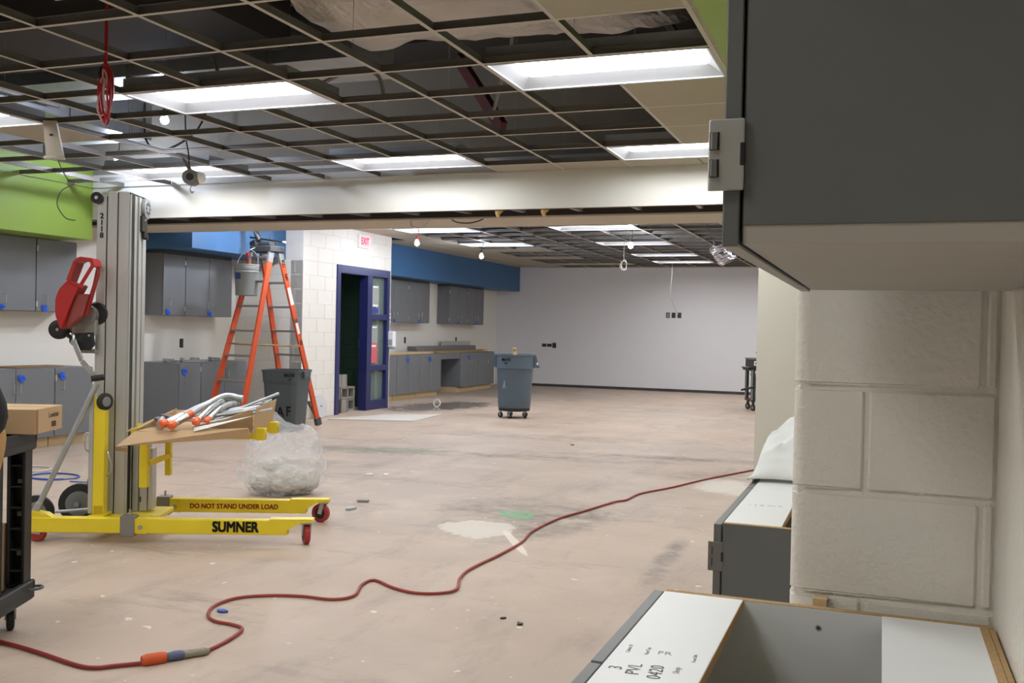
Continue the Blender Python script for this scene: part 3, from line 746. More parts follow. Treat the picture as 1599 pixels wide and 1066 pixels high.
def outlet_y(x, z, w_, h, label, k):
    t = thing('outlet_box', label, 'outlet', (x, YF, z), group='uncovered boxes on far wall', world=True)
    MB().box(x-w_/2, x+w_/2, YF-.012, YF-.001, z-h/2, z+h/2, .002).build('box', BLACK, t)
    MB().box(x-w_*.28, x+w_*.28, YF-.018, YF-.012, z-h*.34, z+h*.34, .002).build('receptacle', mat('receptacle', (60, 58, 56), .5) if k else mat('pale_receptacle', (170, 168, 160), .5), t)
    MB().box(x-w_*.12, x+w_*.12, YF-.020, YF-.018, z-h*.1, z+h*.2, .001).build('slot', BLACK, t)
for k, (x, w_, h, lb) in enumerate(((-7.47, .11, .07, 'leftmost low black box on the far grey wall'), (-7.34, .11, .07, 'middle low black box on the far grey wall'), (-7.22, .09, .12, 'tall low black box on the far grey wall'))): outlet_y(x, .97, w_, h, lb, 1)
for k, (x, lb) in enumerate(((-4.54, 'upper black box on far wall, first of three from cabinets'), (-4.41, 'upper black box on far wall, middle of three'), (-4.28, 'upper black box on far wall, below the white cable'))): outlet_y(x, 1.72, .085, .12, lb, k != 0)

# ================================================================ BARE BULBS, HANGING CABLES
def bulb(x, y, z, zt, label, red=False, m_=None):
    t = thing('bare_bulb', label, 'light bulb', (x, y, z), group='temporary string lights', world=True)
    MB().lathe([(.012, .05), (.022, .03), (.034, 0), (.030, -.02), (.016, -.034), (.002, -.038)][::-1], (x, y, z), 14).build('globe', m_ or BULB, t, smooth=True)
    MB().cyl((x, y, z+.05), (x, y, z+.11), .018, .015).build('socket', RED if red else BLACK, t, smooth=True)
    MB().tube([(x, y, z+.11), (x+.02, y+.01, z+.2), (x-.02, y+.03, zt)], .005, seg=6).build('wire', CABLER if red else CABLEB, t)
bulb(-6.42, 13.0, 2.56, 3.79, 'glowing bare bulb on red wire beside blue soffit', True)
bulb(-6.43, 15.5, 2.56, 3.79, 'glowing bare bulb near the far cabinets')
bulb(-3.46, 14.0, 2.58, 3.79, 'glowing bare bulb amid the lit far room ceiling lights')
bulb(-7.15, 7.75, 2.90, 3.79, 'glowing bare bulb above ceiling grid behind the lift mast', m_=BULB2)
bulb(-6.9, 10.35, 2.62, 3.79, 'glowing bare bulb tucked behind the white beam', m_=BULB3)
bulb(-5.6, 6.6, 3.0, 3.79, 'glowing bare bulb above ceiling grid among the ducts', m_=BULB2)
def cable(name, label, pts, r, mt, cat='cable', group=None, smooth=6, closed=False):
    return one(name, MB().tube(pts, r, seg=6, smooth=smooth, closed=closed), mt, label, cat, tuple(pts[0]), group, smooth=True)
def coil(cx, cy, cz, rx, rz, n, jit, seed, tilt=(1, 0)):
    rnd = random.Random(seed); P = []
    for k in range(n*8):
        a = k*math.pi/4
        P.append((cx+tilt[0]*rx*math.cos(a)*(1+rnd.uniform(-jit, jit)), cy+tilt[1]*rx*math.cos(a)+rnd.uniform(-.02, .02), cz+rz*math.sin(a)*(1+rnd.uniform(-jit, jit))))
    return P
# red cable bundle hanging by the big front light
cx_, cy_ = -3.87, 4.10
t = thing('cable_coil', 'coiled red cable hanging from above through the ceiling grid', 'cable', (cx_, cy_, 2.48), world=True)
MB().tube([(cx_, cy_, 3.79), (cx_+.004, cy_, 3.1), (cx_+.0, cy_, 2.62)], .009, seg=6).build('drop_cable', CABLER, t, smooth=True)
P = coil(cx_+.004, cy_, 2.515, .024, .135, 5, .3, 3, (.93, .35)); MB().tube(P, .0065, seg=6, smooth=3).build('coil', CABLER, t, smooth=True)
P = coil(cx_+.0, cy_-.015, 2.50, .016, .12, 2, .3, 5, (.93, .35)); MB().tube(P, .005, seg=6, smooth=3).build('pale_coil', mat('cable_pink', (206, 150, 146), .5), t, smooth=True)
MB().tube([(cx_-.01, cy_, 2.68), (cx_-.018, cy_-.02, 2.63), (cx_-.015, cy_, 2.57)], .007, seg=6).build('tie', CABLEB, t)
# black wire loop in front of the lime soffit
cable('wire_loop', 'thin black wire with loop hanging before the lime soffit', [(-5.86, 5.75, 2.73), (-5.87, 5.75, 2.55), (-5.80, 5.77, 2.40), (-5.74, 5.78, 2.36), (-5.83, 5.75, 2.30), (-5.86, 5.74, 2.20), (-5.80, 5.76, 2.10), (-5.72, 5.78, 2.08)], .004, CABLEB)
# hanging beige panel at upper left
t = thing('hanging_bracket', 'beige metal bracket panel hanging from the ceiling grid', 'bracket', (-5.6, 5.43, 2.62), rotz=R(22))
mb = MB(); mb.prism([(-.06, .13), (.03, .13), (.085, -.12), (-.035, -.13)], 'y', -.015, .015); mb.build('panel', mat('beige_metal', (196, 188, 172), .6), t)
MB().box(-.012, .012, -.017, -.0155, .02, .035).build('slot', BLACK, t); MB().box(-.05, .09, -.02, .02, -.145, -.125, .003).build('lower_flange', mat('beige_metal', (196, 188, 172), .6), t)
# round hanging fitting near the beam
t = thing('hanging_fitting', 'round grey fitting dangling from a wire before the white beam', 'fitting', (-5.17, 6.42, 2.47), rotz=R(20))
MB().cyl((0, -.05, .01), (0, .05, .01), .062, .062, 18).build('drum', GREYM, t, smooth=True)
MB().cyl((0, -.055, .01), (0, -.05, .01), .03, seg=12).build('drum_cap', DARKM, t)
MB().cyl((.06, 0, .01), (.10, 0, .015), .05, .035, 12).build('clear_cap', PAPER, t, smooth=True)
MB().tube([(-.02, 0, .06), (-.03, 0, .2), (-.06, 0, .45), (-.06, 0, 1.32)], .006, seg=6).build('wire', CABLEB, t); MB().tube([(0, 0, -.05), (-.012, 0, -.08), (.0, 0, -.11), (.016, 0, -.10)], .006, seg=6).build('hook', STEEL, t)
mb = MB(); mb.prism([(-.09, .18), (-.05, .15), (.0, .08), (-.03, .06)], 'y', -.004, .004); mb.build('bracket', GREYM, t)
# far room hanging cables
cable('hanging_cable', 'thin white cable hanging down to the upper boxes on far wall', [(-4.22, 20.8, 2.85), (-4.23, 20.8, 2.5), (-4.27, 20.9, 2.2), (-4.29, 21.3, 1.95), (-4.30, 21.95, 1.74)], .006, CABLEW)
t = thing('cable_coil', 'small white cable coil dangling before the far grey wall', 'cable', (-3.96, 15.6, 2.4), world=True)
MB().tube([(-3.96, 15.6, 2.80), (-3.965, 15.6, 2.6), (-3.96, 15.6, 2.46)], .006, seg=6).build('drop_cable', CABLEW, t)
MB().tube(coil(-3.96, 15.6, 2.40, .05, .075, 3, .35, 8, (.95, .3)), .006, seg=6, smooth=3).build('coil', CABLEW, t)
# foil duct end hanging in the far room
t = thing('foil_duct', 'crumpled silver foil flexible duct end hanging from far ceiling', 'duct', (-2.36, 15.9, 2.6), world=True)
mb = MB()
def fd(u, v):
    a = u*2*math.pi; s_ = v
    n_ = noise.noise(Vector((math.cos(a)*2.5, math.sin(a)*2.5, s_*7)))*.035+(.014 if int(s_*14) % 2 else 0)
    r_ = .125+n_; return (-2.53+.20*s_+r_*math.cos(a)*.9, 15.9+r_*math.sin(a), 2.74-.26*s_+r_*math.cos(a)*.45)
mb.grid(fd, 26, 18); o = mb.build('sleeve', FOIL, t, smooth=False); o.modifiers.new('thickness', 'SOLIDIFY').thickness = .004
MB().tube([(-2.53, 15.9, 2.74), (-2.68, 15.9, 3.1), (-2.7, 15.9, 3.79)], .02, seg=8).build('strap', STEEL, t)
MB().cyl((-2.35, 15.9, 2.50), (-2.37, 15.9, 2.53), .10, .11, 16).build('insulation', mat('pink_insulation', (150, 82, 88), .9), t)
# loops at the beam underside
cable('loose_wire', 'pale loose wire loop drooping below the white beam', [(-4.50, 9.0, 2.45), (-4.49, 8.95, 2.36), (-4.40, 8.95, 2.335), (-4.32, 8.95, 2.37), (-4.31, 9.0, 2.45)], .005, CABLEW)
cable('loose_wire', 'dark wire bundle drooping below the white beam', [(-4.10, 9.0, 2.45), (-4.0, 8.95, 2.385), (-3.85, 8.95, 2.37), (-3.72, 8.95, 2.40), (-3.68, 9.0, 2.45)], .006, CABLEB)
for (x, lb) in ((-3.30, 'small tan foam blob hanging from beam, smaller one'), (-2.86, 'tan foam blob hanging from the open beam underside')):
    mb = MB(); mb.rings([((x, 8.34, 2.43), .03), ((x+.005, 8.34, 2.40), .04), ((x-.008, 8.34, 2.375), .022), ((x+.004, 8.34, 2.34), .012)], (0, 0, -1), 10)
    one('foam_blob', mb, mat('spray_foam', (186, 156, 104), .9, bump=.6, bscale=40), lb, 'foam', (x, 8.34, 2.43), 'foam blobs at the beam', smooth=True)

# ================================================================ ABOVE THE GRID
def wrap_duct(label, x0, x1, yc, zc, ry, rz, seed, mt=WRAP):
    mb = MB(); nu, nv = 60, 28
    def fn(u, v):
        a = v*2*math.pi; x = x0+u*(x1-x0)
        n_ = noise.fractal(Vector((x*1.6+seed, math.cos(a)*1.6, math.sin(a)*1.6)), 1, 2, 4)*.09
        ca, sa = math.cos(a), math.sin(a); k = (abs(ca)**4+abs(sa)**4)**-.25
        return (x, yc+(ry+n_)*ca*k, zc+(rz+n_*.8)*sa*k)
    mb.grid(fn, nu, nv)
    return one('insulated_duct', mb, mt, label, 'duct', ((x0+x1)/2, yc, zc), 'insulated ducts', smooth=False)
wrap_duct('bulky foil-wrapped insulated duct above the front ceiling grid', -3.25, -.55, 5.38, 3.44, .60, .30, 1)
wrap_duct('smaller foil-wrapped duct section beside the green soffit above grid', -1.35, -.55, 4.2, 3.35, .20, .2, 6, FOIL)
t = thing('air_duct', 'galvanised rectangular air duct above grid by the round fitting', 'duct', (-5.0, 6.2, 3.1), world=True)
MB().box(-6.55, -3.35, 5.75, 6.35, 3.12, 3.5).build('duct_body', STEEL, t)
for x in (-6.5, -5.2, -4.0): MB().box(x-.02, x+.02, 5.73, 6.37, 3.10, 3.52).build('flange', GREYM, t)
t = thing('air_duct', 'galvanised duct running back along the lime soffit above grid', 'duct', (-6.9, 6.5, 3.1), world=True)
MB().box(-7.5, -6.6, 3.4, 7.6, 3.06, 3.45).build('duct_body', STEEL, t)
for y in (4.2, 5.4, 6.6, 7.3): MB().box(-7.52, -6.58, y-.02, y+.02, 3.04, 3.47).build('flange', GREYM, t)
t = thing('air_duct', 'dark painted duct above the grid behind the red cable coil', 'duct', (-4.6, 4.6, 3.1), world=True)
MB().box(-6.4, -3.5, 4.3, 5.25, 3.05, 3.6).build('duct_body', DARKM, t); MB().box(-6.42, -6.38, 4.28, 5.27, 3.03, 3.62).build('flange', DARKM, t)
MB().box(-4.42, -4.24, 4.285, 4.299, 3.13, 3.28).build('paper_tag', PAPER, t)
for k, (y, lb) in enumerate(((1.6, 'open-web steel joist above grid over the viewer'), (3.1, 'open-web steel joist above grid near the viewer'), (6.9, 'open-web steel joist above grid before the beam'))):
    t = thing('bar_joist', lb, 'joist', (-4.3, y, 3.5), group='steel joists above the grid', world=True)
    MB().box(XL+.01, -.52, y-.05, y+.05, 3.76, 3.795).build('top_chord', DARKM, t); MB().box(-7.9, -.52, y-.04, y+.04, 3.53, 3.555).build('bottom_chord', DARKM, t)
    mb = MB(); n = 24
    for q in range(n):
        xa = -7.9+q*7.36/n; xb = xa+7.36/n; mb.cyl((xa, y, 3.545 if q % 2 else 3.77), (xb, y, 3.77 if q % 2 else 3.545), .011, seg=6)
    mb.build('web', DARKM, t)
for k, (pts, r, lb) in enumerate((
    ([(-4.3, 5.5, 3.55), (-4.33, 5.55, 3.2), (-4.2, 5.6, 2.92), (-3.9, 5.7, 2.85), (-3.6, 5.75, 2.95), (-3.35, 5.8, 3.05), (-3.2, 5.85, 3.0), (-3.15, 5.85, 2.83)], .014, 'grey flexible conduit looping above the large ceiling light'),
    ([(-.62, 4.75, 3.08), (-.75, 4.8, 3.02), (-.90, 4.85, 2.93), (-.75, 4.85, 2.84), (-.6, 4.85, 2.84)], .014, 'grey flexible conduit looping above the largest ceiling light'),
    ([(-2.3, 6.0, 3.5), (-2.35, 6.1, 3.2), (-2.5, 6.3, 3.0), (-2.6, 6.4, 2.8)], .014, 'grey flexible conduit drooping over the open grid centre'),
    ([(-6.6, 7.5, 3.4), (-6.4, 7.3, 3.0), (-6.1, 7.2, 2.88), (-5.9, 7.4, 3.1), (-5.9, 7.6, 3.5)], .01, 'dark cable loop above grid near the lime soffit'))):
    cable('flexible_conduit', lb, pts, r, CABLEB if k == 3 else CABLEG, 'conduit', 'conduits above the grid')
one('brace_strut', MB().bar((-3.4, 7.6, 3.6), (-2.75, 7.0, 2.86), .05, .1), mat('red_primer', (92, 36, 30), .7), 'dark red slanted steel brace above the grid', 'brace', (-3.1, 7.3, 3.2))
one('brace_strut', MB().bar((-1.35, 6.2, 3.35), (-1.15, 6.45, 2.95), .07, .02), DARKM, 'short black brace hanging beside the foil duct', 'brace', (-1.25, 6.32, 3.15))
# hanger wires
wm = MB().cyl((0, 0, 0), (0, 0, 1), .0016, seg=5).mesh('wire', STEEL)
CEIL = bpy.data.objects['ceiling']
for i in range(-9, 3, 2):
    for j in range(-2, 7, 2):
        inst('hanger_wire', wm, (gx(i), gy(j)+.3, ZC+.042), CEIL, sc=(1, 1, ZD-ZC-.05))
# ================================================================ MATERIAL LIFT
LA = math.atan2(.394, .919)
lf = thing('material_lift', 'yellow and aluminium material lift with tall telescoping mast', 'material lift', (-4.70, 4.49, 0), rotz=LA)
# local x along the legs, local y away from the viewer, legs at y=0 and y=.69
def leg(y, x0, label_txt, lab, col_clamp=GREYM):
    lg = MB().box(x0, 1.49, y-.035, y+.035, .062, .150, .004).build('leg', YEL, lf)
    mb = MB(); mb.prism([(1.38, .060), (1.44, .064), (1.50, .10), (1.56, .135), (1.64, .142), (1.64, .160), (1.38, .158)], 'y', y-.038, y+.038); mb.build('leg_tip', YEL, lg)
    MB().box(.50, .585, y-.042, y+.042, .042, .166, .004).build('leg_clamp', GREYM, lg)
    MB().box(.59, .66, y-.038, y+.038, .060, .152, .003).build('hinge_plate', YEL, lg)
    MB().cyl((.62, y-.046, .10), (.62, y-.037, .10), .014, seg=10).build('bolt', STEEL, lg)
    MB().cyl((.545, y, .166), (.545, y, .20), .007, seg=8).build('pin', STEEL, lg)
    # front swivel caster
    ca = 1.60
    MB().box(ca-.035, ca+.035, y-.03, y+.03, .128, .140, .002).build('caster_plate', STEEL, lg)
    a = .35 if y < .3 else 1.25
    dx, dy = math.cos(a), math.sin(a)
    mb = MB()
    for s_ in (-1, 1): mb.bar((ca+s_*dx*.024, y+s_*dy*.024, .13), (ca+s_*dx*.024-dy*.02, y+s_*dy*.024+dx*.02, .058), .028, .005, (dx, dy, 0))
    mb.build('caster_fork', STEEL, lg)
    wh = MB().wheel((ca-dy*.02, y+dx*.02, .062), (dx, dy, 0), .062, .036).build('caster_wheel', REDP, lg, smooth=True)
    MB().wheel((ca-dy*.02, y+dx*.02, .062), (dx, dy, 0), .042, .040).build('caster_hub', BLACK, lg, smooth=True)
    return lg
l1 = leg(0, -.02, 'SUMNER', '')
l2 = leg(.69, .16, '', '')
FR = lambda x, y, z: frame((x, y, z), (1, 0, 0), (0, -1, 0))
text('lettering', 'SUMNER', .085, FR(1.18, -.0365, .106), BLK, l1, bold=.0032, wid=.27)
text('lettering', 'DO NOT STAND UNDER LOAD', .045, FR(1.01, .6535, .104), mat('red_print', (176, 52, 34), .6), l2, bold=.0012, wid=.58)
# cross base and rear
MB().box(.27, .36, .0, .69, .070, .145, .003).build('cross_beam', YEL, lf)
MB().box(.30, .66, .19, .50, .10, .128, .003).build('mast_plate', YEL, lf)
mb = MB(); mb.prism([(-.03, .15), (.10, .15), (.06, .175), (-.02, .19)], 'y', -.03, .03); mb.build('brace_lug', YEL, lf)
mb = MB(); mb.prism([(.0, .16), (.16, .16), (.13, .19), (.02, .20)], 'y', .66, .72); mb.build('brace_lug', YEL, lf)
# rear casters
for (x, y) in ((.0, 0.0), (.18, .69)):
    MB().wheel((x, y+.01, .055), (.3, 1, 0), .055, .038).build('caster_wheel', REDP, lf, smooth=True)
    mb = MB(); mb.bar((x+.01, y-.022, .12), (x+.0, y-.022, .05), .05, .006, (0, 1, 0)); mb.bar((x+.01, y+.04, .12), (x, y+.04, .05), .05, .006, (0, 1, 0)); mb.build('caster_fork', STEEL, lf)
# transport wheels
for (x, y, r_) in ((-.06, .12, .105), (.07, .46, .125)):
    wh = MB().wheel((x, y, .15+.0), (.25, -1, 0), r_, .05, 26).build('transport_wheel', RUB, lf, smooth=True)
    MB().wheel((x-.002, y-.004, .15), (.25, -1, 0), r_*.68, .052, 22).build('wheel_hub', WHLG, wh, smooth=True)
    MB().cyl((x, y-.05, .15), (x, y+.05, .15), .018, seg=10).build('axle_boss', STEEL, wh)
MB().cyl((-.06, .10, .15), (.30, .30, .15), .009, seg=8).build('axle_rod', STEEL, lf)
MB().cyl((.24, .40, .19), (.24, .33, .19), .030, seg=14).build('foot_knob', BLACK, lf, smooth=True)
MB().box(.22, .30, .40, .52, .10, .30, .003).build('rear_bracket', YEL, lf)
# mast: nested aluminium columns
TOPZ = 2.125
secs = [(.240, .298, TOPZ-.02, .11), (.305, .364, TOPZ+.004, .115), (.371, .436, TOPZ+.006, .118)]
for (x0, x1, zt, zb) in secs:
    so = MB().box(x0, x1, .22, .50, zb, zt, .003).build('mast_section', ALU, lf)
    MB().box(x1+.0002, x1+.0065, .226, .495, zb, zt-.004).build('mast_gap', BLACK, so)
# channelled side of the innermost column
sd_m = MB()
for (y0, y1, out) in ((.222, .232, .012), (.30, .345, .010), (.352, .385, .020), (.392, .43, .012), (.436, .498, .016)): sd_m.box(.4365, .4365+out, y0, y1, .12, TOPZ-.01, .002)
sd_m.build('mast_channel', ALU, lf)
MB().box(.4362, .440, .232, .30, .12, TOPZ-.03, .001).build('mast_recess', ALUD, lf)
mb = MB(); mb.box(.456, .49, .30, .345, .13, .60, .002); mb.box(.456, .475, .36, .50, .13, .58, .003); mb.box(.50, .545, .30, .40, .135, .55, .003); mb.box(.55, .575, .31, .40, .14, .53, .003); mb.build('carriage_rail', ALU, lf)
mb = MB()
for z in (.19, .30, .44): mb.box(.503, .512, .2985, .300, z, z+.035)
mb.build('rail_slot', BLACK, lf)
# top rollers and pulley
MB().cyl((.245, .195, 2.085), (.245, .225, 2.085), .036, seg=22).build('top_roller', BLACK, lf, smooth=True)
MB().cyl((.245, .190, 2.085), (.245, .196, 2.085), .011, seg=12).build('roller_bolt', CHROME, lf)
pl = MB().wheel((.470, .44, 2.05), (1, 0, 0), .066, .022, 24).build('cable_pulley', STEEL, lf, smooth=True)
mb = MB()
for k in range(8):
    a = k*math.pi/4; mb.cyl((.480, .44+.032*math.cos(a), 2.05+.032*math.sin(a)), (.4825, .44+.032*math.cos(a), 2.05+.032*math.sin(a)), .009, seg=8)
mb.build('pulley_hole', BLACK, pl)
mb = MB(); mb.box(.455, .475, .36, .40, 1.90, 2.0, .003); mb.box(.455, .475, .40, .45, 1.86, 1.97, .003); mb.cyl((.456, .44, 1.87), (.48, .44, 1.87), .018, seg=10); mb.build('latch', DARKM, lf)
for k, ch in enumerate('2118'):
    text('lettering', ch, .046, FR(.271, .2195, 1.975-k*.040), BLK, lf, bold=.0014)
# yellow rear post with small wheel, side clip and carry handle
MB().box(.285, .352, .10, .165, .14, .86, .003).build('post', YEL, lf)
MB().box(.292, .346, .098, .1005, .15, .20).build('post_slot', mat('slot_yellow', (186, 160, 30), .5), lf)
MB().box(.255, .283, .105, .16, .15, .88, .002).build('post_channel', ALU, lf)
sw_ = MB().wheel((.345, .115, .835), (1, -.6, 0), .052, .032, 22).build('dolly_wheel', RUB, lf, smooth=True)
MB().wheel((.345, .115, .835), (1, -.6, 0), .034, .036, 18).build('wheel_hub', WHLG, sw_, smooth=True)
MB().tube([(.356, .13, .38), (.385, .11, .40), (.395, .10, .45), (.37, .11, .52), (.358, .13, .53)], .006, seg=6).build('grab_wire', STEEL, lf)
MB().tube([(.25, .10, .64), (.245, .07, .62), (.25, .07, .55), (.26, .10, .53)], .005, seg=6).build('clip_wire', STEEL, lf)
# diagonal brace tubes
b1 = MB().cyl((.0, .0, .20), (.30, .10, .945), .0165, seg=12).build('brace_tube', STEEL, lf, smooth=True)
MB().bar((-.022, -.005, .15), (.012, .004, .235), .036, .036, (0, 1, 0), .004).build('tube_end', STEEL, b1)
b2 = MB().cyl((.03, .66, .20), (.26, .50, .62), .0165, seg=12).build('brace_tube', ALUD, lf, smooth=True)
MB().cyl((.28, .06, .975), (.345, .09, .985), .019, seg=12).build('crank_grip', BLACK, lf, smooth=True)
# winch
wn = MB().box(.115, .262, .17, .34, 1.235, 1.35, .006).build('winch_body', ALUD, lf)
MB().cyl((.205, .16, 1.36), (.205, .35, 1.36), .062, seg=22).build('winch_drum', GREYM, wn, smooth=True)
MB().wheel((.245, .26, 1.37), (0, 1, 0), .075, .10, 22).build('drum_flange', BLACK, wn, smooth=True)
mb = MB(); mb.prism([(.118, 1.245), (.25, 1.255), (.262, 1.18), (.235, 1.145), (.17, 1.145), (.12, 1.19)], 'y', .13, .17); mb.build('gear_cover', BLACK, wn)
for (x, z) in ((.135, 1.19), (.24, 1.235), (.15, 1.235)): MB().cyl((x, .124, z), (x, .131, z), .008, seg=8).build('bolt', CHROME, wn)
MB().box(.14, .26, .18, .33, 1.125, 1.15, .003).build('winch_plate', ALUD, wn)
MB().cyl((.165, .13, 1.20), (.165, .085, 1.20), .017, seg=12).build('crank_hub', CHROME, wn, smooth=True)
mb = MB(); mb.bar((.165, .085, 1.20), (.215, .085, 1.08), .012, .030, (1, 0, 0), .002); mb.bar((.215, .085, 1.08), (.305, .085, .975), .012, .030, (1, 0, 0), .002); mb.build('crank_arm', CHROME, wn)
for (x, z) in ((.150, 1.235),): MB().tube([(x-.012, .10, z+.01), (x+.01, .09, z), (x+.015, .085, z-.03)], .008, seg=8).build('crank_pin', CHROME, wn)
rw = MB().wheel((.03, .20, 1.268), (.15, -1, 0), .060, .035, 24).build('guide_wheel', BLACK, lf, smooth=True)
MB().cyl((.027, .175, 1.268), (.028, .182, 1.268), .010, seg=10).build('wheel_bolt', CHROME, rw)
MB().wheel((.09, .27, 1.262), (.15, -1, 0), .055, .035, 24).build('guide_wheel', BLACK, lf, smooth=True)
MB().bar((.03, .22, 1.268), (.2, .26, 1.27), .03, .02).build('wheel_arm', ALUD, lf)
# carriage
mb = MB(); mb.box(.548, .598, .14, .19, .305, .67, .003); mb.box(.655, .69, .30, .345, .36, .67, .003); mb.build('carriage_bar', YEL, lf)
MB().bar((.598, .165, .455), (.69, .32, .49), .012, .035).build('carriage_cross_bar', YEL, lf)
MB().box(.49, .56, .15, .24, .60, .672, .003).build('carriage_block', YEL, lf); MB().cyl((.535, .16, .67), (.535, .16, .70), .012, seg=8).build('carriage_pin', YEL, lf)
for y in (.12, .52):
    fk = MB().box(.55, 1.32, y-.03, y+.03, .622, .662, .003).build('fork', YEL, lf)
    MB().box(1.262, 1.32, y-.031, y+.031, .615, .690, .004).build('fork_stop', YEL, fk)
MB().box(.55, .60, .10, .54, .615, .668, .003).build('fork_crossbar', YEL, lf)

# ---- red plastic scoop hung on the winch
rs = thing('plastic_scoop', 'red plastic scoop with open handle hanging on the lift winch', 'scoop', (-4.70, 4.49, 1.30), rotz=LA)
mb = MB(); mb.prism([(.142, .263), (.0945, .212), (.0746, .1525), (.0746, .059), (.1065, -.030), (.1225, -.022), (.186, .182), (.226, .2375)], 'y', .02, .15)
bmesh.ops.bevel(mb.bm, geom=[e_ for e_ in mb.bm.edges], offset=.007, segments=2, affect='EDGES'); mb.build('bowl', RED, rs, smooth=True)
mb = MB(); mb.prism([(.19, .187), (.25, .187), (.218, .059), (.15, -.005), (.125, -.02)], 'y', .05, .145); mb.build('inner_face', mat('dusty_red', (150, 74, 66), .7, var=.15), rs)
mb = MB(); mb.prism([(.292, .365), (.292, .31), (.228, .055), (.214, .055), (.268, .24), (.28, .30)], 'y', .09, .145); mb.build('back_strap', mat('red_dark', (150, 30, 26), .5), rs)
mb = MB()
for (p, q) in (((.146, .262), (.188, .382)), ((.188, .382), (.216, .398)), ((.210, .398), (.288, .390)), ((.284, .392), (.292, .35))): mb.bar((p[0], .085, p[1]), (q[0], .085, q[1]), .12, .024, (0, 1, 0) if False else (1, 0, .3), .004)
mb.bar((.146, .03, .262), (.24, .03, .225), .03, .022, (0, 0, 1), .004); mb.bar((.290, .035, .360), (.216, .035, .232), .022, .018, (0, 0, 1), .004); mb.build('handle', RED, rs)

# ---- cardboard tray on the forks with conduit pieces
ct = thing('cardboard_tray', 'opened flat cardboard box lying across the lift forks', 'cardboard box', (-4.70, 4.49, .664), rotz=LA)
MB().box(.575, 1.262, .02, .62, .001, .007).build('base_sheet', CARD, ct)
mb = MB(); mb.prism([(.47, -.10), (.60, -.065), (1.23, .035), (1.23, .025), (.60, -.075), (.47, -.108)], 'y', -.01, .0) if False else None
# front flap drooping toward the viewer, left flap, rear flap, right flap
def flap(name, a, b, c, d, th=.006, mt=CARD):
    mb = MB(); a, b, c, d = map(Vector, (a, b, c, d)); n = (b-a).cross(d-a).normalized()*th
    lo = [mb.bm.verts.new(p) for p in (a, b, c, d)]; hi = [mb.bm.verts.new(p+n) for p in (a, b, c, d)]
    mb.bm.faces.new(lo[::-1]); mb.bm.faces.new(hi)
    for k in range(4): mb.bm.faces.new((lo[k], lo[(k+1) % 4], hi[(k+1) % 4], hi[k]))
    return mb.build(name, mt, ct)
flap('flap', (.56, .03, .012), (.62, .58, .012), (.635, .62, .09), (.50, .02, -.005))
flap('flap', (.60, .62, .01), (1.26, .62, .01), (1.25, .66, .10), (.62, .67, .075))
flap('flap', (1.262, .60, .0), (1.262, .02, .0), (1.285, .02, .155), (1.285, .62, .165))
flap('flap', (1.25, .01, -.02), (.56, .01, .0), (.49, -.10, -.075), (1.24, -.01, .035))
flap('flap_edge', (.49, -.10, -.076), (.49, -.10, -.10), (.565, -.11, -.105), (.565, -.108, -.082), mt=CARDD)
flap('inner_flap', (1.245, .10, .012), (.98, .02, .03), (1.0, .02, .042), (1.25, .06, .15), mt=CARD)
flap('paper_strip', (.92, -.02, .01), (1.24, .015, .10), (1.255, .03, .105), (.915, .01, .03), .003, PAPER)
# flexible conduit whips with orange caps
def whip(label, pts, r, cap=True, band=None):
    t = thing('conduit_whip', label, 'conduit', (-4.70, 4.49, .664), rotz=LA, group='conduit pieces on the tray')
    mb = MB(); P = [Vector(p) for p in pts]
    mb.tube(P, r, seg=12, smooth=10)
    o = mb.build('hose', ROD, t, smooth=True)
    d = (P[0]-P[1]).normalized()
    if cap:
        MB().rings([(P[0]-d*.016, r*1.15), (P[0]+d*.0, r*1.3), (P[0]+d*.018, r*1.35), (P[0]+d*.028, r*1.0)], d, 10).build('cap', ORCAP, t, smooth=False, label='orange plastic end cap')
        MB().rings([(P[0]-d*.13, r*1.12), (P[0]-d*.07, r*1.15), (P[0]-d*.035, r*1.12)], d, 12).build('connector', CHROME, t, smooth=True)
    d2 = (P[-1]-P[-2]).normalized()
    MB().rings([(P[-1]-d2*.04, r*1.15), (P[-1]+d2*.005, r*1.15)], d2, 12).build('collar', STEEL, t, smooth=True)
    if band: MB().rings([(P[1]-d*.02, r*1.22), (P[1]+d*.02, r*1.22)], d, 12).build('band', ORCAP, t)
whip('steel conduit whip with orange cap, frontmost on tray beside grey bars', [(.735, .02, .055), (.80, .10, .085), (.88, .24, .135), (.99, .34, .175), (1.10, .34, .17)], .020)
whip('steel conduit whip with orange cap, second from the grey bars', [(.79, -.005, .05), (.86, .10, .10), (.93, .22, .155), (1.03, .30, .205), (1.13, .30, .19)], .020, band=True)
whip('short steel conduit whip with orange cap in middle of tray', [(.925, .03, .07), (.955, .09, .11), (.99, .17, .15), (1.02, .24, .17)], .019)
whip('steel conduit whip with orange cap nearest the long rods', [(.985, .05, .075), (1.02, .12, .12), (1.06, .2, .155), (1.09, .27, .16)], .017)
rr = random.Random(4)
rods = [((.72, .45, .02), (1.20, .50, .075)), ((.75, .38, .025), (1.26, .42, .10)), ((.92, .12, .03), (1.27, .20, .125)), ((.95, .08, .035), (1.28, .13, .14)), ((.98, .14, .05), (1.38, .20, .215)),
        ((.90, .02, .02), (1.36, .10, .125)), ((.98, .20, .06), (1.30, .30, .15)), ((1.0, .26, .055), (1.29, .36, .155)), ((.70, .30, .03), (.98, .40, .08))]
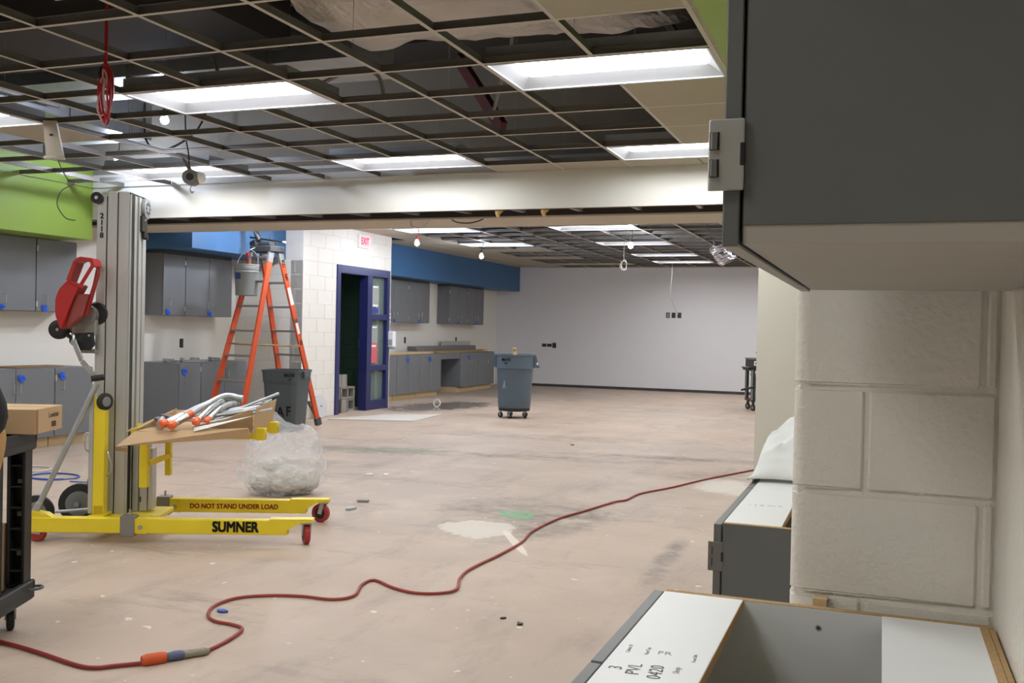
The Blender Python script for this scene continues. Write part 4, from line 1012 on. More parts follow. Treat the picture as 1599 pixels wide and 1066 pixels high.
names = ['rearmost pale steel rod lying on cardboard tray', 'thin steel rod second from the tray rear flap', 'thin steel rod lying under the longest rod', 'thin steel rod resting against the tray side flap', 'longest steel rod sticking out past the tray toward the dark bin',
         'front steel rod poking out over the tray corner', 'thin steel rod under the curved conduit whips', 'thin steel rod behind the curved conduit whips', 'short steel rod near the tray rear flap']
for k in range(7):
    q = k/6; rods.append(((1.0+.02*k, .10+.05*k, .075+.012*(k % 3)), (1.275, .06+.075*k, .125+.012*(k % 4)))); names.append('pale steel rod in the loose bundle, %s from the viewer' % ('first', 'second', 'third', 'fourth', 'fifth', 'sixth', 'seventh')[k])
for (a, b), lb in zip(rods, names):
    t = one('steel_rod', MB().cyl((a[0], a[1], a[2]+.02), (b[0], b[1], b[2]+.02), .0085, seg=8), ROD, lb, 'rod', (-4.70, 4.49, .664), 'rods on the tray', smooth=True, rotz=LA, world=False)
for (a, b, lb) in (((.60, .30, .055), (.715, .08, .05), 'dark grey channel bar at left end of the tray'), ((.62, .34, .07), (.76, .14, .07), 'second dark grey channel bar beside conduit whips')):
    one('channel_bar', MB().bar(a, b, .03, .02), mat('bar_grey', (92, 96, 104), .4, .6), lb, 'bar', (-4.70, 4.49, .664), 'bars on the tray', rotz=LA, world=False)
one('pipe_piece', MB().cyl((.70, .045, .05), (.66, .22, .06), .019, seg=14), STEEL, 'short open steel pipe piece at left of tray', 'pipe', (-4.70, 4.49, .664), rotz=LA, world=False, smooth=True)

# ================================================================ PLASTIC BAG
mb = MB(); bmesh.ops.create_icosphere(mb.bm, subdivisions=5, radius=1)
for v in mb.bm.verts:
    d = v.co.copy(); n1 = noise.ridged_multi_fractal(d*2.1+Vector((3, 1, 5)), 1.1, 2.1, 3, 1, 2)*.085; n2 = noise.noise(d*1.7+Vector((9, 2, 2)))*.22
    cell = noise.cell(d*0+Vector((0, 0, 0)))
    k = .9+n1+n2
    x, y, z = d.x*.365*k, d.y*.26*k, d.z*.20*k+.20
    if d.z > -.1:
        pk = math.exp(-((d.x+.30)**2*3.6+d.y**2*2.4)); sh = math.exp(-((d.x-.55)**2*7+d.y**2*3))
        z += (pk*.21+sh*.10)*min(1, (d.z+.1)*1.4)*(1+n1*2)
    if z < .03: z = .004+abs(noise.noise(d*9))*.012; x *= 1.04; y *= 1.04
    v.co = (x, y, z)
bag = one('plastic_bag', mb, PLASTIC, 'clear plastic bag of crumpled wrapping on floor behind lift legs', 'plastic bag', (-4.37, 6.57, 0), smooth=False, rotz=R(20), world=False)
bagi = MB()
for (cx, cy, cz, s_) in ((-.13, 0, .10, .10), (.05, -.03, .12, .12), (.16, .04, .10, .09), (-.02, .08, .13, .10), (-.08, .02, .22, .07)):
    n0 = len(bagi.bm.verts); r_ = bmesh.ops.create_icosphere(bagi.bm, subdivisions=4, radius=1)
    for v in r_['verts']:
        d = v.co.copy(); k = 1+noise.ridged_multi_fractal(d*2.4+Vector((cx*20, cy*9, 1)), 1, 2, 5, 1, 2)*.14-.1
        v.co = (cx+d.x*s_*1.2*k, cy+d.y*s_*k, max(.012, cz+d.z*s_*.9*k))
fo = obj('wrapping', bagi.mesh('wrapping', mat('foam_wrap', (214, 212, 204), .8, var=.1)), bag, label='pale foam wrapping inside the bag')
# ================================================================ STEP LADDER
LX, LY = -7.372, 10.63
feet = {'B2': (-6.96, 11.27), 'B1': (-7.534, 11.374), 'A2': (-7.21, 9.89), 'A1': (-7.784, 9.994)}
TZ = 2.26
ld = thing('step_ladder', 'tall orange fibreglass step ladder with grey steps', 'ladder', (LX, LY, 0), world=True)
wdir = (Vector(feet['B2'])-Vector(feet['B1'])).normalized(); wdir = Vector((wdir.x, wdir.y, 0))
sdir = ((Vector(feet['B1'])+Vector(feet['B2']))-(Vector(feet['A1'])+Vector(feet['A2']))).normalized(); sdir = Vector((sdir.x, sdir.y, 0))
TC = Vector((LX, LY, TZ))
tops = {'A1': TC-wdir*.15-sdir*.07, 'A2': TC+wdir*.15-sdir*.07, 'B1': TC-wdir*.15+sdir*.07, 'B2': TC+wdir*.15+sdir*.07}
rails = {}
for k in feet:
    a = Vector((*feet[k], .015)); b = tops[k]; rails[k] = (a, b)
    o = MB().bar(a, b, .030, .075, tuple(sdir), .003).build('rail', ORANGE, ld)
    d = (b-a).normalized()
    MB().bar(a-d*.012, a+d*.09, .044, .095, tuple(sdir), .003).build('foot', mat('foot_grey', (70, 70, 72), .6), o)
    MB().bar(b-d*.16, b+d*.0, .036, .082, tuple(sdir), .002).build('rail_bracket', GREYM, o)
def at_(k, z): a, b = rails[k]; return a+(b-a)*((z-a.z)/(b.z-a.z))
for face, zs in (('A', [.31*k for k in range(1, 8)]), ('B', [.31*k for k in range(1, 8)])):
    for z in zs:
        p, q = at_(face+'1', z), at_(face+'2', z); d = (q-p).normalized()
        MB().bar(p+d*.012, q-d*.012, .085, .026, (0, 0, 1), .003).build('step', GREYM, ld)
p, q = at_('B1', .31), at_('B2', .31)
for (k, s_) in (('B2', -1), ('B1', 1)):
    a = at_(k, .08); b = at_('B1', .30)*(.5)+at_('B2', .30)*.5; b = at_(k, .30)*.65+b*.35
    MB().bar(a, b, .006, .03).build('step_brace', GREYM, ld)
    a = at_(k, 1.28); b = at_(k, 1.225+.31-.01)*.7+(at_('B1', 1.24)*.5+at_('B2', 1.24)*.5)*.3
for z in (1.0,):
    for k in '12':
        MB().bar(at_('A'+k, 1.06), at_('B'+k, 1.06), .025, .006).build('spreader', STEEL, ld)
MB().tube([at_('A1', 1.08), at_('A2', 1.07), at_('B2', 1.05)], .012, seg=6, smooth=4).build('strap', mat('strap_tan', (150, 130, 86), .8), ld)
mb = MB(); c = Matrix.Translation(TC+Vector((0, 0, .03))) @ Matrix.Rotation(math.atan2(wdir.y, wdir.x), 4, 'Z')
mb.box(-.19, .19, -.12, .12, -.055, .03, .012, c); mb.build('top_cap', mat('cap_dark', (56, 58, 58), .6), ld)
# printed marks and stickers on the near rail
a, b = rails['B2']; rd = (b-a).normalized(); face = Vector((.3526, -.9357, 0)); sd_ = rd.cross(face).normalized(); nn = sd_.cross(rd)
nz_ = (nn if nn.dot(face) > 0 else -nn)
out = wdir*.0165
def on_rail(k, z, off=.0166):
    a, b = rails[k]; return at_(k, z)+wdir*off
def sticker(z0, z1, w_, mt, nm='sticker'):
    p, q = on_rail('B2', z0), on_rail('B2', z1)
    return MB().bar(p, q, .0015, w_, tuple(sdir)).build(nm, mt, ld)
sticker(1.58, 1.80, .055, PAPER); sticker(1.21, 1.35, .045, PAPER)
sticker(1.35, 1.40, .06, mat('sticker_dark', (80, 76, 72), .6))
for (s_, z, sz) in (('KG', 2.10, .075), ('CAT', 1.93, .05), ('123', 1.10, .05)):
    text('lettering', s_, sz, frame(on_rail('B2', z, .0172), -rd, wdir), BLK, ld, bold=.002)
# tools on the ladder top
tb = thing('power_tool', 'black power tool with belt lying on top of the ladder', 'tool', TC+Vector((0, 0, .062)), rotz=math.atan2(wdir.y, wdir.x))
mb = MB(); mb.box(-.25, -.13, -.05, .05, .002, .14, .015, Matrix.Rotation(R(-18), 4, 'Y')); mb.build('body', BLACK, tb)
mb = MB(); mb.bar((-.14, 0, .06), (-.22, 0, .24), .05, .06, (0, 1, 0), .008); mb.build('grip', BLACK, tb)
MB().box(-.25, -.17, -.04, .04, .21, .26, .008).build('battery', BLACK, tb)
mb = MB(); mb.bar((-.12, -.02, .09), (-.20, -.02, .20), .02, .025, (0, 1, 0)); mb.build('stripe', GREYM, tb)
MB().cyl((-.30, 0, .12), (.28, .0, .045), .011, seg=8).build('pry_rod', BLACK, tb); MB().cyl((.28, 0, .045), (.32, 0, .04), .013, seg=8).build('rod_tip', PAPER, tb)
MB().cyl((.02, .03, .05), (.03, .03, .14), .004, seg=6).build('thin_pin', DARKM, tb)
MB().box(-.1, .12, -.07, .07, .001, .05, .01).build('pouch', mat('pouch_dark', (50, 48, 46), .8), tb)
rr_ = thing('red_drill', 'red handheld tool hanging under the ladder top beside the pail', 'tool', TC-wdir*.21-sdir*.11+Vector((0, 0, -.16)))
MB().cyl((0, 0, .13), (.01, 0, .04), .035, .028, 12).build('body', RED, rr_, smooth=True); MB().cyl((.01, 0, .04), (.0, 0, -.04), .030, .032, 12).build('nose', mat('red_dark', (150, 30, 26), .5), rr_, smooth=True); MB().tube([(0, 0, .13), (.05, .05, .17), (.14, .08, .17)], .008, seg=6).build('hanging_loop', BLACK, rr_)
# grey pail hanging at the ladder
pb = Vector((-7.52, 10.42, 1.68))
pa = thing('pail', 'grey five-gallon pail with blue label hung on the orange ladder', 'pail', pb)
MB().lathe([(.128, 0), (.135, .005), (.148, .33), (.152, .335), (.152, .345), (.149, .345), (.149, .352), (.154, .355), (.154, .366), (.150, .368), (.150, .378), (.157, .38), (.158, .395), (.148, .395), (.14, .34), (.126, .02), (.01, .02)], seg=32).build('bucket', PAIL, pa, smooth=True)
MB().rings([((0, 0, .29), .1535), ((0, 0, .30), .156), ((0, 0, .31), .1535)], (0, 0, 1), 32, False).build('rib_ring', PAIL, pa, smooth=True)
mb = MB(); f0 = math.atan2(-1, .10)
def lab(u, v): a = f0-.60+u*.62; r_ = .1385+.0395*(.16+v*.09)/.33*.33+.009+v*.003; return (r_*math.cos(a), r_*math.sin(a), .205+v*.075)
mb.grid(lab, 8, 3); o = mb.build('blue_label', mat('label_blue', (26, 60, 130), .5), pa); o.modifiers.new('thickness', 'SOLIDIFY').thickness = .002
MB().tube([(-.158, 0, .36), (-.12, .03, .50), (.0, .06, .585), (.10, .08, .50), (.158, 0, .36)], .004, seg=6).build('bail', STEEL, pa)
MB().tube([(.0, .06, .585), (.05, .12, .62), (.15, .2, .66)], .005, seg=6).build('hook', STEEL, pa)

# ================================================================ BINS
def sqring(hw, z, r, n=6):
    P = []
    for q, (sx, sy) in enumerate(((1, 1), (-1, 1), (-1, -1), (1, -1))):
        for k in range(n+1):
            a = q*math.pi/2+k*math.pi/2/n; P.append((sx*(hw-r)+r*math.cos(a), sy*(hw-r)+r*math.sin(a), z))
    return P
def loft(mb, rings_, cap0=True, cap1=False):
    rows = [[mb.bm.verts.new(p) for p in r_] for r_ in rings_]; n = len(rows[0])
    for A, B in zip(rows, rows[1:]):
        for k in range(n): mb.bm.faces.new((A[k], A[(k+1) % n], B[(k+1) % n], B[k]))
    if cap0: mb.bm.faces.new(rows[0][::-1])
    if cap1: mb.bm.faces.new(rows[-1])
    return mb
BA = R(8)
bn = thing('trash_bin', 'dark slate square trash bin standing before the orange ladder', 'trash bin', (-6.985, 10.55, 0), rotz=BA); bn.scale = (.86, .86, 1)
mb = MB(); loft(mb, [sqring(.20, .0, .06), sqring(.215, .03, .07), sqring(.215, .045, .07), sqring(.225, .06, .07), sqring(.262, .58, .08), sqring(.264, .6, .08), sqring(.272, .61, .08), sqring(.282, .735, .08), sqring(.292, .74, .085), sqring(.292, .762, .085), sqring(.270, .762, .08), sqring(.262, .60, .08), sqring(.22, .05, .07)], True, True)
mb.build('shell', BIND, bn, smooth=True)
mb = MB()
for s_ in (-1, 1):
    mb.prism([(s_*.272, .66), (s_*.272, .755), (s_*.315, .752), (s_*.325, .68), (s_*.318, .655)], 'y', -.09, .09)
    mb.box(-.2, .2, s_*.272-.006, s_*.272+.006, .60, .61)
mb.build('handle', BIND, bn)
BINT = mat('bin_print', (30, 36, 38), .6)
text('lettering', 'BRUTE', .05, frame((.17, -.2885, .70), (1, 0, 0), (0, -1, .08)), BLK, bn, bold=.002, wid=.16)
text('lettering', '28', .03, frame((.18, -.2835, .65), (1, 0, 0), (0, -1, .08)), BLK, bn, bold=.001)
text('lettering', 'A', .17, frame((.02, -.2405, .24), (1, 0, 0), (0, -1, -.07)), BLK, bn, bold=.004); text('lettering', 'F', .17, frame((.145, -.2415, .25), (1, 0, 0), (0, -1, -.07)), BINT, bn, bold=.004)
# round grey bin on a dolly
rb = thing('trash_bin', 'round grey trash bin on a wheeled dolly in the far room', 'trash bin', (-5.16, 13.85, 0), rotz=R(20))
MB().lathe([(.235, .155), (.243, .17), (.252, .30), (.268, .735), (.27, .74), (.288, .745), (.292, .93), (.302, .935), (.302, .955), (.285, .955), (.262, .74), (.235, .19), (.01, .18)], seg=40).build('shell', BIN, rb, smooth=True)
for s_ in (-1, 1):
    mb = MB(); mb.prism([(s_*.285, .95), (s_*.31, .95), (s_*.365, .775), (s_*.36, .755), (s_*.29, .762)], 'y', -.075, .075); mb.build('handle', BIN, rb)
    MB().box(s_*.335-.012, s_*.335+.012, -.05, -.076, .80, .84).build('handle_tag', PAPER, rb) if s_ > 0 else None
MB().lathe([(.20, .105), (.235, .11), (.24, .15), (.235, .155), (.20, .155)], seg=30).build('dolly', BLACK, rb, smooth=True)
for k in range(5):
    a = R(36+72*k); x, y = .205*math.cos(a), .205*math.sin(a); ax = (math.cos(a*2.3), math.sin(a*2.3), 0)
    w_ = MB().wheel((x, y, .042), ax, .042, .026).build('caster_wheel', RUB, rb, smooth=True); MB().wheel((x, y, .042), ax, .022, .029, 12).build('caster_hub', WHLG, w_)
    mb = MB(); mb.bar((x+ax[0]*.018, y+ax[1]*.018, .11), (x+ax[0]*.018, y+ax[1]*.018, .04), .02, .004, ax); mb.bar((x-ax[0]*.018, y-ax[1]*.018, .11), (x-ax[0]*.018, y-ax[1]*.018, .04), .02, .004, ax); mb.build('caster_fork', STEEL, rb)
def curved(s_, size, z, ang, r_, wd, par, mt):
    a = ang; text('lettering', s_, size, frame((r_*math.cos(a), r_*math.sin(a), z), (-math.sin(a), math.cos(a), 0), (math.cos(a), math.sin(a), 0)), mt, par, ext=.004, bold=.002, wid=wd)
curved('BRUTE', .05, .875, R(-118), .2895, .135, rb, BLK); curved('44', .035, .825, R(-118), .289, .05, rb, BLK)
for (a_, z0) in ((-127, .45), ): 
    a = R(a_); mb = MB(); c_ = Vector((.2605*math.cos(a), .2605*math.sin(a), z0)); t_ = Vector((-math.sin(a), math.cos(a), 0))
    mb.bar(c_-t_*.02, c_+t_*.015+Vector((0, 0, .11)), .003, .012, (0, 0, 1)); mb.bar(c_+t_*.025, c_+t_*.0+Vector((0, 0, .11)), .003, .012, (0, 0, 1)); mb.build('scuff_mark', mat('scuff', (150, 160, 164), .7), rb)
t = thing('scrap_board', 'small pale board scrap sticking out of the round bin', 'board', (-5.12, 13.83, .70), rotz=R(30))
MB().box(-.03, .03, -.012, .012, 0, .36, .002, Matrix.Rotation(R(-8), 4, 'Y')).build('board', WOODT, t)
MB().box(-.025, .025, -.014, -.0122, .30, .335, .0, Matrix.Rotation(R(-8), 4, 'Y')).build('dark_end', WOODD, t)

# ================================================================ FLOOR ITEMS
t = one('floor_board', MB().prism([(-7.28, 12.02), (-6.95, 13.1), (-6.25, 13.60), (-6.12, 12.42)], 'z', .002, .014), mat('hardboard', (206, 202, 194), .6, var=.04), 'flat pale board lying on floor before the navy door', 'board', (-6.6, 12.7, 0))
t = thing('lamp_reflector', 'round silver dish leaning on the block wall beside the ladder', 'dish', (-7.505, 12.16, .168))
mb = MB(); mb.rings([((.03+.0, 0, 0), .165), ((.0, 0, 0), .16), ((-.03, 0, .0), .11), ((-.045, 0, 0), .03)], (1, 0, 0), 30, True); mb.build('dish', mat('dish_white', (214, 216, 218), .35, .4), t, smooth=True)
t.rotation_euler = (0, R(-12), 0); MB().cyl((.031, 0, 0), (.05, 0, 0), .012, seg=10).build('stud', STEEL, t)
for (x, y, lb) in ((-6.95, 14.95, 'small white ring standing on the wet floor by far cabinets'),):
    mb = MB(); mb.tube([(x+.06*math.cos(k*math.pi/6), y+.015*math.sin(k*math.pi/6), .066+.06*math.sin(k*math.pi/6)) for k in range(12)], .009, seg=8, closed=True, smooth=1); one('ring', mb, PAPER, lb, 'ring', (x, y, .0), 'white rings', smooth=True)
# extension cord
cp = [(-3.75, 3.05), (-3.341, 3.013), (-3.098, 2.976), (-2.852, 2.925), (-2.766, 2.933), (-2.716, 2.979), (-2.631, 3.056)]
cp2 = [(-2.527, 3.209), (-2.514, 3.292), (-2.524, 3.431), (-2.559, 3.559), (-2.63, 3.596), (-2.74, 3.608), (-2.827, 3.674), (-2.89, 3.803), (-2.876, 3.953), (-2.764, 4.056), (-2.619, 4.111), (-2.45, 4.128), (-2.392, 4.23), (-2.458, 4.424), (-2.442, 4.53), (-2.283, 4.439), (-2.138, 4.401), (-2.023, 4.455), (-1.986, 4.552), (-2.058, 4.757), (-2.087, 4.972), (-2.066, 5.353), (-2.066, 5.736), (-2.115, 6.053), (-2.098, 6.542), (-2.019, 6.905), (-1.91, 7.408), (-1.85, 7.534), (-1.82, 7.886), (-1.648, 8.343), (-1.472, 8.92), (-1.264, 9.479), (-1.128, 9.843), (-1.0, 10.4)]
ec = thing('extension_cord', 'long red extension cord snaking across the floor', 'cord', (-2.5, 3.5, 0), world=True)
MB().tube([(x, y, .0085) for x, y in cp2], .0075, seg=8, smooth=6).build('cable', CORD, ec, smooth=True)
P0, P1 = Vector((-2.631, 3.056, .02)), Vector((-2.527, 3.209, .016)); dd = (P1-P0)
MB().rings([(P0+dd*.40, .016), (P0+dd*.55, .020), (P0+dd*.72, .019), (P0+dd*.76, .014)], dd, 12).build('plug', mat('plug_blue', (86, 96, 124), .5), ec, smooth=True)
MB().rings([(P0+dd*.74, .014), (P0+dd*.85, .017), (P0+dd*1.0, .015), (P0+dd*1.18, .017), (P0+dd*1.3, .010)], dd, 10).build('tape_wrap', mat('tape_grey', (150, 142, 128), .7, var=.3, scale=60), ec, smooth=True)
ed = thing('extension_cord', 'short dark red cord end with orange connector in the foreground', 'cord', (-2.7, 3.0, 0), world=True)
MB().tube([(x, y, .0095) for x, y in cp], .0085, seg=8, smooth=6).build('cable', mat('cord_dark_red', (140, 44, 40), .5), ed, smooth=True)
MB().rings([(P0-dd*.12, .018), (P0-dd*.02, .024), (P0+dd*.30, .024), (P0+dd*.38, .021)], dd, 14).build('connector', mat('connector_orange', (206, 88, 42), .6, var=.15, scale=30), ed, smooth=True)
# wire coils behind the cart
def ring_on_floor(label, cx, cy, rx, ry, mt, n=2, r=.005):
    P = []; rnd = random.Random(int(cx*100))
    for k in range(n*12): a = k*math.pi/6; q = 1+rnd.uniform(-.06, .06); P.append((cx+rx*q*math.cos(a), cy+ry*q*math.sin(a), r+.001+.004*(k//12)))
    one('wire_coil', MB().tube(P, r, seg=6, smooth=3), mt, label, 'cable', (cx, cy, 0), 'wire coils on the floor', smooth=True)
ring_on_floor('blue wire coil on floor behind the lift brace', -6.5, 6.38, .22, .16, CABLEU); ring_on_floor('white wire coil on floor behind the black cart', -7.0, 6.6, .18, .16, CABLEW); 
cable('loose_wire', 'loose blue wire end on floor beside the lift wheels', [(-6.2, 6.25, .006), (-6.05, 6.28, .006), (-5.9, 6.35, .006), (-5.75, 6.37, .006)], .005, CABLEU)
# bits of debris one can pick out
debris = [(-2.813, 3.758, .035, CABLEU, 'scrap of blue tape by the cord bend'), (-4.25, 7.75, .06, PAPER, 'white paper scrap on floor past the bag'), (-4.12, 7.82, .05, PAPER, 'second white paper scrap on floor past the bag'), (-3.33, 10.9, .035, BLACK, 'small black scrap on open floor before far room'), (-1.6, 4.2, .02, BLACK, 'tiny black scrap near foreground cabinet'), (-1.5, 4.15, .025, BLACK, 'small dark scrap by the foreground cabinet'),
          (-4.63, 7.1, .05, DARKM, 'bent dark wire scrap beside the bag'), (-3.65, 6.55, .08, GREYM, 'grey hardware piece on floor beside plastic bag'), (-3.58, 6.25, .07, STEEL, 'small metal bracket on floor by the caster')]
for k, (x, y, s_, mt, lb) in enumerate(debris):
    mb = MB(); rnd = random.Random(k); n = 7
    pts = [(s_*(.5+.5*rnd.random())*math.cos(q*2*math.pi/n), s_*(.3+.5*rnd.random())*math.sin(q*2*math.pi/n)) for q in range(n)]
    mb.prism(pts, 'z', .001, .004+s_*.15); one('floor_scrap', mb, mt, lb, 'scrap', (x, y, 0), 'scraps on the floor', rotz=k, world=False)
# brackets and sheet on the side cabinets
t = thing('steel_clamps', 'steel clamps lying on the grey base cabinet beside lift mast', 'clamps', (-8.3, 10.3, BT+.001))
for (x, y, L_, r_) in ((0, -.35, .3, .3), (.1, -.05, .35, -.2), (-.05, .2, .4, .5), (.05, .5, .3, .1)):
    mb = MB(); M_ = Matrix.Translation((x, y, 0)) @ Matrix.Rotation(r_, 4, 'Z'); mb.box(-.03, .03, -L_/2, L_/2, 0, .02, .002, M_); mb.box(-.03, .03, -L_/2, -L_/2+.03, 0, .055, .002, M_); mb.box(-.05, .05, .0, .03, .02, .045, .002, M_); mb.build('clamp', STEEL, t)
one('cardboard_sheet', MB().prism([(-8.55, 7.45), (-8.15, 7.5), (-8.2, 8.15), (-8.5, 8.0)], 'z', BT+.002, BT+.012), CARDD, 'brown cardboard sheet on grey base cabinet top', 'cardboard', (-8.3, 7.8, BT))
# ================================================================ BLACK CART AT THE PHOTO EDGE
CA = math.atan2(.4, .917)
kc = thing('utility_cart', 'black plastic utility cart with a cardboard box on top', 'cart', (-3.43, 3.25, 0), rotz=CA)
GP = mat('cart_plastic', (46, 47, 50), .55, var=.1)
for z0, z1, nm in ((.115, .20, 'lower_shelf'), (.765, .845, 'upper_shelf')):
    mb = MB(); mb.box(-.86, .012, -.36, .015, z0, z0+.05, .01); mb.box(-.86, .012, -.36, -.33, z0+.03, z1, .006); mb.box(-.86, .012, -.015, .015, z0+.03, z1, .006); mb.box(-.018, .012, -.36, .015, z0+.03, z1, .006); mb.box(-.86, -.83, -.36, .015, z0+.03, z1, .006)
    mb.build(nm, GP, kc)
for (x, y) in ((-.077, -.075), (-.077, -.345), (-.85, -.075), (-.85, -.345)):
    mb = MB(); mb.box(x, x+.014, y, y+.07, .19, .78, .003); mb.box(x+.063, x+.077, y, y+.07, .19, .78, .003); mb.box(x, x+.077, y+.052, y+.07, .19, .78, .003)
    po = mb.build('post', BLACK, kc)
    for k in range(6): MB().box(x+.014, x+.063, y+.004, y+.056, .25+k*.09, .256+k*.09).build('post_rib', GP, po)
    for z in (.31, .48, .62): MB().box(x+.024, x+.05, y+.046, y+.0525, z, z+.022, .003).build('post_slot', mat('slot_pale', (176, 172, 164), .7), po)
for (x, y) in ((-.06, -.06), (-.06, -.30), (-.80, -.06), (-.80, -.30)):
    w_ = MB().wheel((x, y, .053), (1, .5, 0), .053, .03, 22).build('caster_wheel', RUB, kc, smooth=True); MB().wheel((x, y, .053), (1, .5, 0), .030, .033, 14).build('caster_hub', WHLG, w_)
    mb = MB(); mb.bar((x+.018, y+.009, .12), (x+.018, y+.009, .045), .026, .004, (1, .5, 0)); mb.bar((x-.018, y-.009, .12), (x-.018, y-.009, .045), .026, .004, (1, .5, 0)); mb.build('caster_fork', STEEL, kc)
MB().tube([(.0, -.05, .165), (.035, -.045, .168), (.052, -.01, .168), (.03, .025, .166), (-.01, .02, .165)], .006, seg=8).build('corner_loop', mat('loop_grey', (92, 98, 106), .5), kc, smooth=True)
t = thing('cardboard_box', 'flat brown cardboard box lying on top of black cart', 'cardboard box', (-3.43, 3.25, .8465), rotz=CA)
bo = MB().box(-.42, .075, -.16, .115, 0, .105, .002).build('box', CARD, t)
MB().box(.0752, .0758, -.158, -.135, .002, .103).build('side_seam', CARDD, t); MB().box(-.42, .074, -.03, -.026, .1052, .1056).build('top_seam', CARDD, t)
def side(y, z): return frame((.0762, y, z), (0, 1, 0), (1, 0, 0))
text('lettering', 'Leviton', .035, side(.02, .070), mat('box_print', (88, 62, 44), .8), t, ext=.0003)
MB().box(.0758, .0764, .0, .045, .018, .042).build('printed_mark', mat('box_print', (88, 62, 44), .8), t)
t = thing('cardboard_box', 'tall brown cardboard box on lower shelf of black cart', 'cardboard box', (-3.43, 3.25, .166), rotz=CA)
MB().box(-.55, -.085, -.32, -.05, 0, .29, .003).build('box', CARD, t); MB().box(-.30, -.10, -.322, -.3205, .20, .26).build('tape', mat('packing_tape', (170, 140, 104), .4), t)

# ================================================================ PERSON (mostly outside the frame)
def skin_mesh(name, verts, edges, radii, mt, parent=None, sub=2, root=0):
    me = bpy.data.meshes.new(name); me.from_pydata(verts, edges, []); me.materials.append(mt)
    o = bpy.data.objects.new(name, me); COL.objects.link(o)
    if parent: o.parent = parent
    m_ = o.modifiers.new('skin', 'SKIN'); m_.use_smooth_shade = True
    for k, r_ in enumerate(radii):
        sv = me.skin_vertices[0].data[k]; sv.radius = r_ if isinstance(r_, tuple) else (r_, r_); sv.use_root = (k == root)
    s_ = o.modifiers.new('subdivision', 'SUBSURF'); s_.levels = sub; s_.render_levels = sub
    return o
pw = Vector((-.9357, -.353, 0)); pd_ = Vector((-.353, .936, 0))     # pw: the way the person faces, pd_: across the body
PB = Vector((-2.996, 2.58, 0))
pr = thing('person', 'person in black shirt and tan trousers bending over at the photo edge', 'person', PB)
def V3(f, s_, z): p = pw*f+pd_*s_; return (p.x, p.y, z)
bv = [V3(0, 0, .92), V3(.08, 0, 1.06), V3(.22, 0, 1.20), V3(.36, 0, 1.30), V3(.47, 0, 1.37), V3(.55, 0, 1.44), V3(.60, 0, 1.53)]
be = [(k, k+1) for k in range(6)]; br = [(.115, .13), (.10, .125), (.125, .155), (.12, .165), (.06, .06), (.085, .085), (.105, .11)]
for s_ in (-1, 1):
    n0 = len(bv)
    bv += [V3(.05, s_*.095, .82), V3(.17, s_*.11, .48), V3(.12, s_*.12, .09), V3(.26, s_*.13, .035)]; br += [.098, .06, .042, .036]
    be += [(0, n0), (n0, n0+1), (n0+1, n0+2), (n0+2, n0+3)]
    n0 = len(bv)
    bv += [V3(.38, s_*.19, 1.30), V3(.45, s_*.24, 1.04), V3(.60, s_*.20, .86), V3(.66, s_*.19, .80)]; br += [.055, .042, .032, .030]
    be += [(3, n0), (n0, n0+1), (n0+1, n0+2), (n0+2, n0+3)]
body = skin_mesh('body', bv, be, br, SKIN, pr)
for s_ in (-1, 1):                                                  # fingers
    for k in range(5):
        o_ = (k-2)*.017; ln = (.055, .075, .085, .08, .06)[k]; sp = .03 if k == 0 else 0
        skin_mesh('finger', [V3(.655, s_*.19+o_, .80), V3(.67+ln*.5, s_*.19+o_*1.15-sp*s_, .775), V3(.67+ln*.75, s_*.19+o_*1.15-sp*s_, .745)], [(0, 1), (1, 2)], [.010, .009, .007], SKIN, body, 1)
def skin_child(name, idx, scale, mt, verts=bv, extra=None):
    ids = sorted(idx); mp = {a: k for k, a in enumerate(ids)}
    vv = [verts[a] for a in ids]; rr2 = [tuple(q*scale for q in (br[a] if isinstance(br[a], tuple) else (br[a], br[a]))) for a in ids]
    ee = [(mp[a], mp[b]) for a, b in be if a in mp and b in mp]
    return skin_mesh(name, vv, ee, rr2, mt, pr)
skin_mesh('trousers', [V3(.05, 0, 1.02)]+[bv[a] for a in (0, 7, 8, 9, 15, 16, 17)], [(0, 1), (1, 2), (2, 3), (3, 4), (1, 5), (5, 6), (6, 7)], [(.12, .14), (.14, .155), .108, .068, .056, .108, .068, .056], PANT, pr, root=1)
skin_mesh('shirt', [V3(-.015, 0, .845)]+[bv[a] for a in (1, 2, 3, 11, 12, 19, 20, 4)], [(0, 1), (1, 2), (2, 3), (3, 4), (4, 5), (3, 6), (6, 7), (3, 8)], [(.165, .178), (.142, .165), (.142, .172), (.134, .18), .064, .052, .064, .052, .075], SHIRT, pr)
for s_ in (-1, 1): skin_mesh('boot', [V3(.10, s_*.12, .10), V3(.12, s_*.12, .045), V3(.30, s_*.135, .04)], [(0, 1), (1, 2)], [.055, .045, .04], mat('boot_brown', (92, 66, 44), .7), pr)
mb = MB(); bmesh.ops.create_icosphere(mb.bm, subdivisions=4, radius=1)
for v in mb.bm.verts:
    d = v.co.copy(); k = 1+noise.noise(d*5)*.05
    if d.x > .35 and d.z < .55: k *= .72                     # hairline round the face
    if d.z < -.35: k *= .8
    v.co = d*k
me = mb.mesh('hair', HAIR, True); hv = obj('hair', me, pr); hv.scale = (.108, .098, .112); hv.location = V3(.585, 0, 1.555); hv.rotation_euler = (0, R(18), math.atan2(pw.y, pw.x))
fc = V3(.675, 0, 1.535)
mb = MB(); mb.prism([(0, 0), (.02, -.03), (0, -.035)], 'y', -.012, .012)
o = mb.build('nose', SKIN, body); o.location = V3(.675, 0, 1.55); o.rotation_euler = (0, 0, math.atan2(pw.y, pw.x))
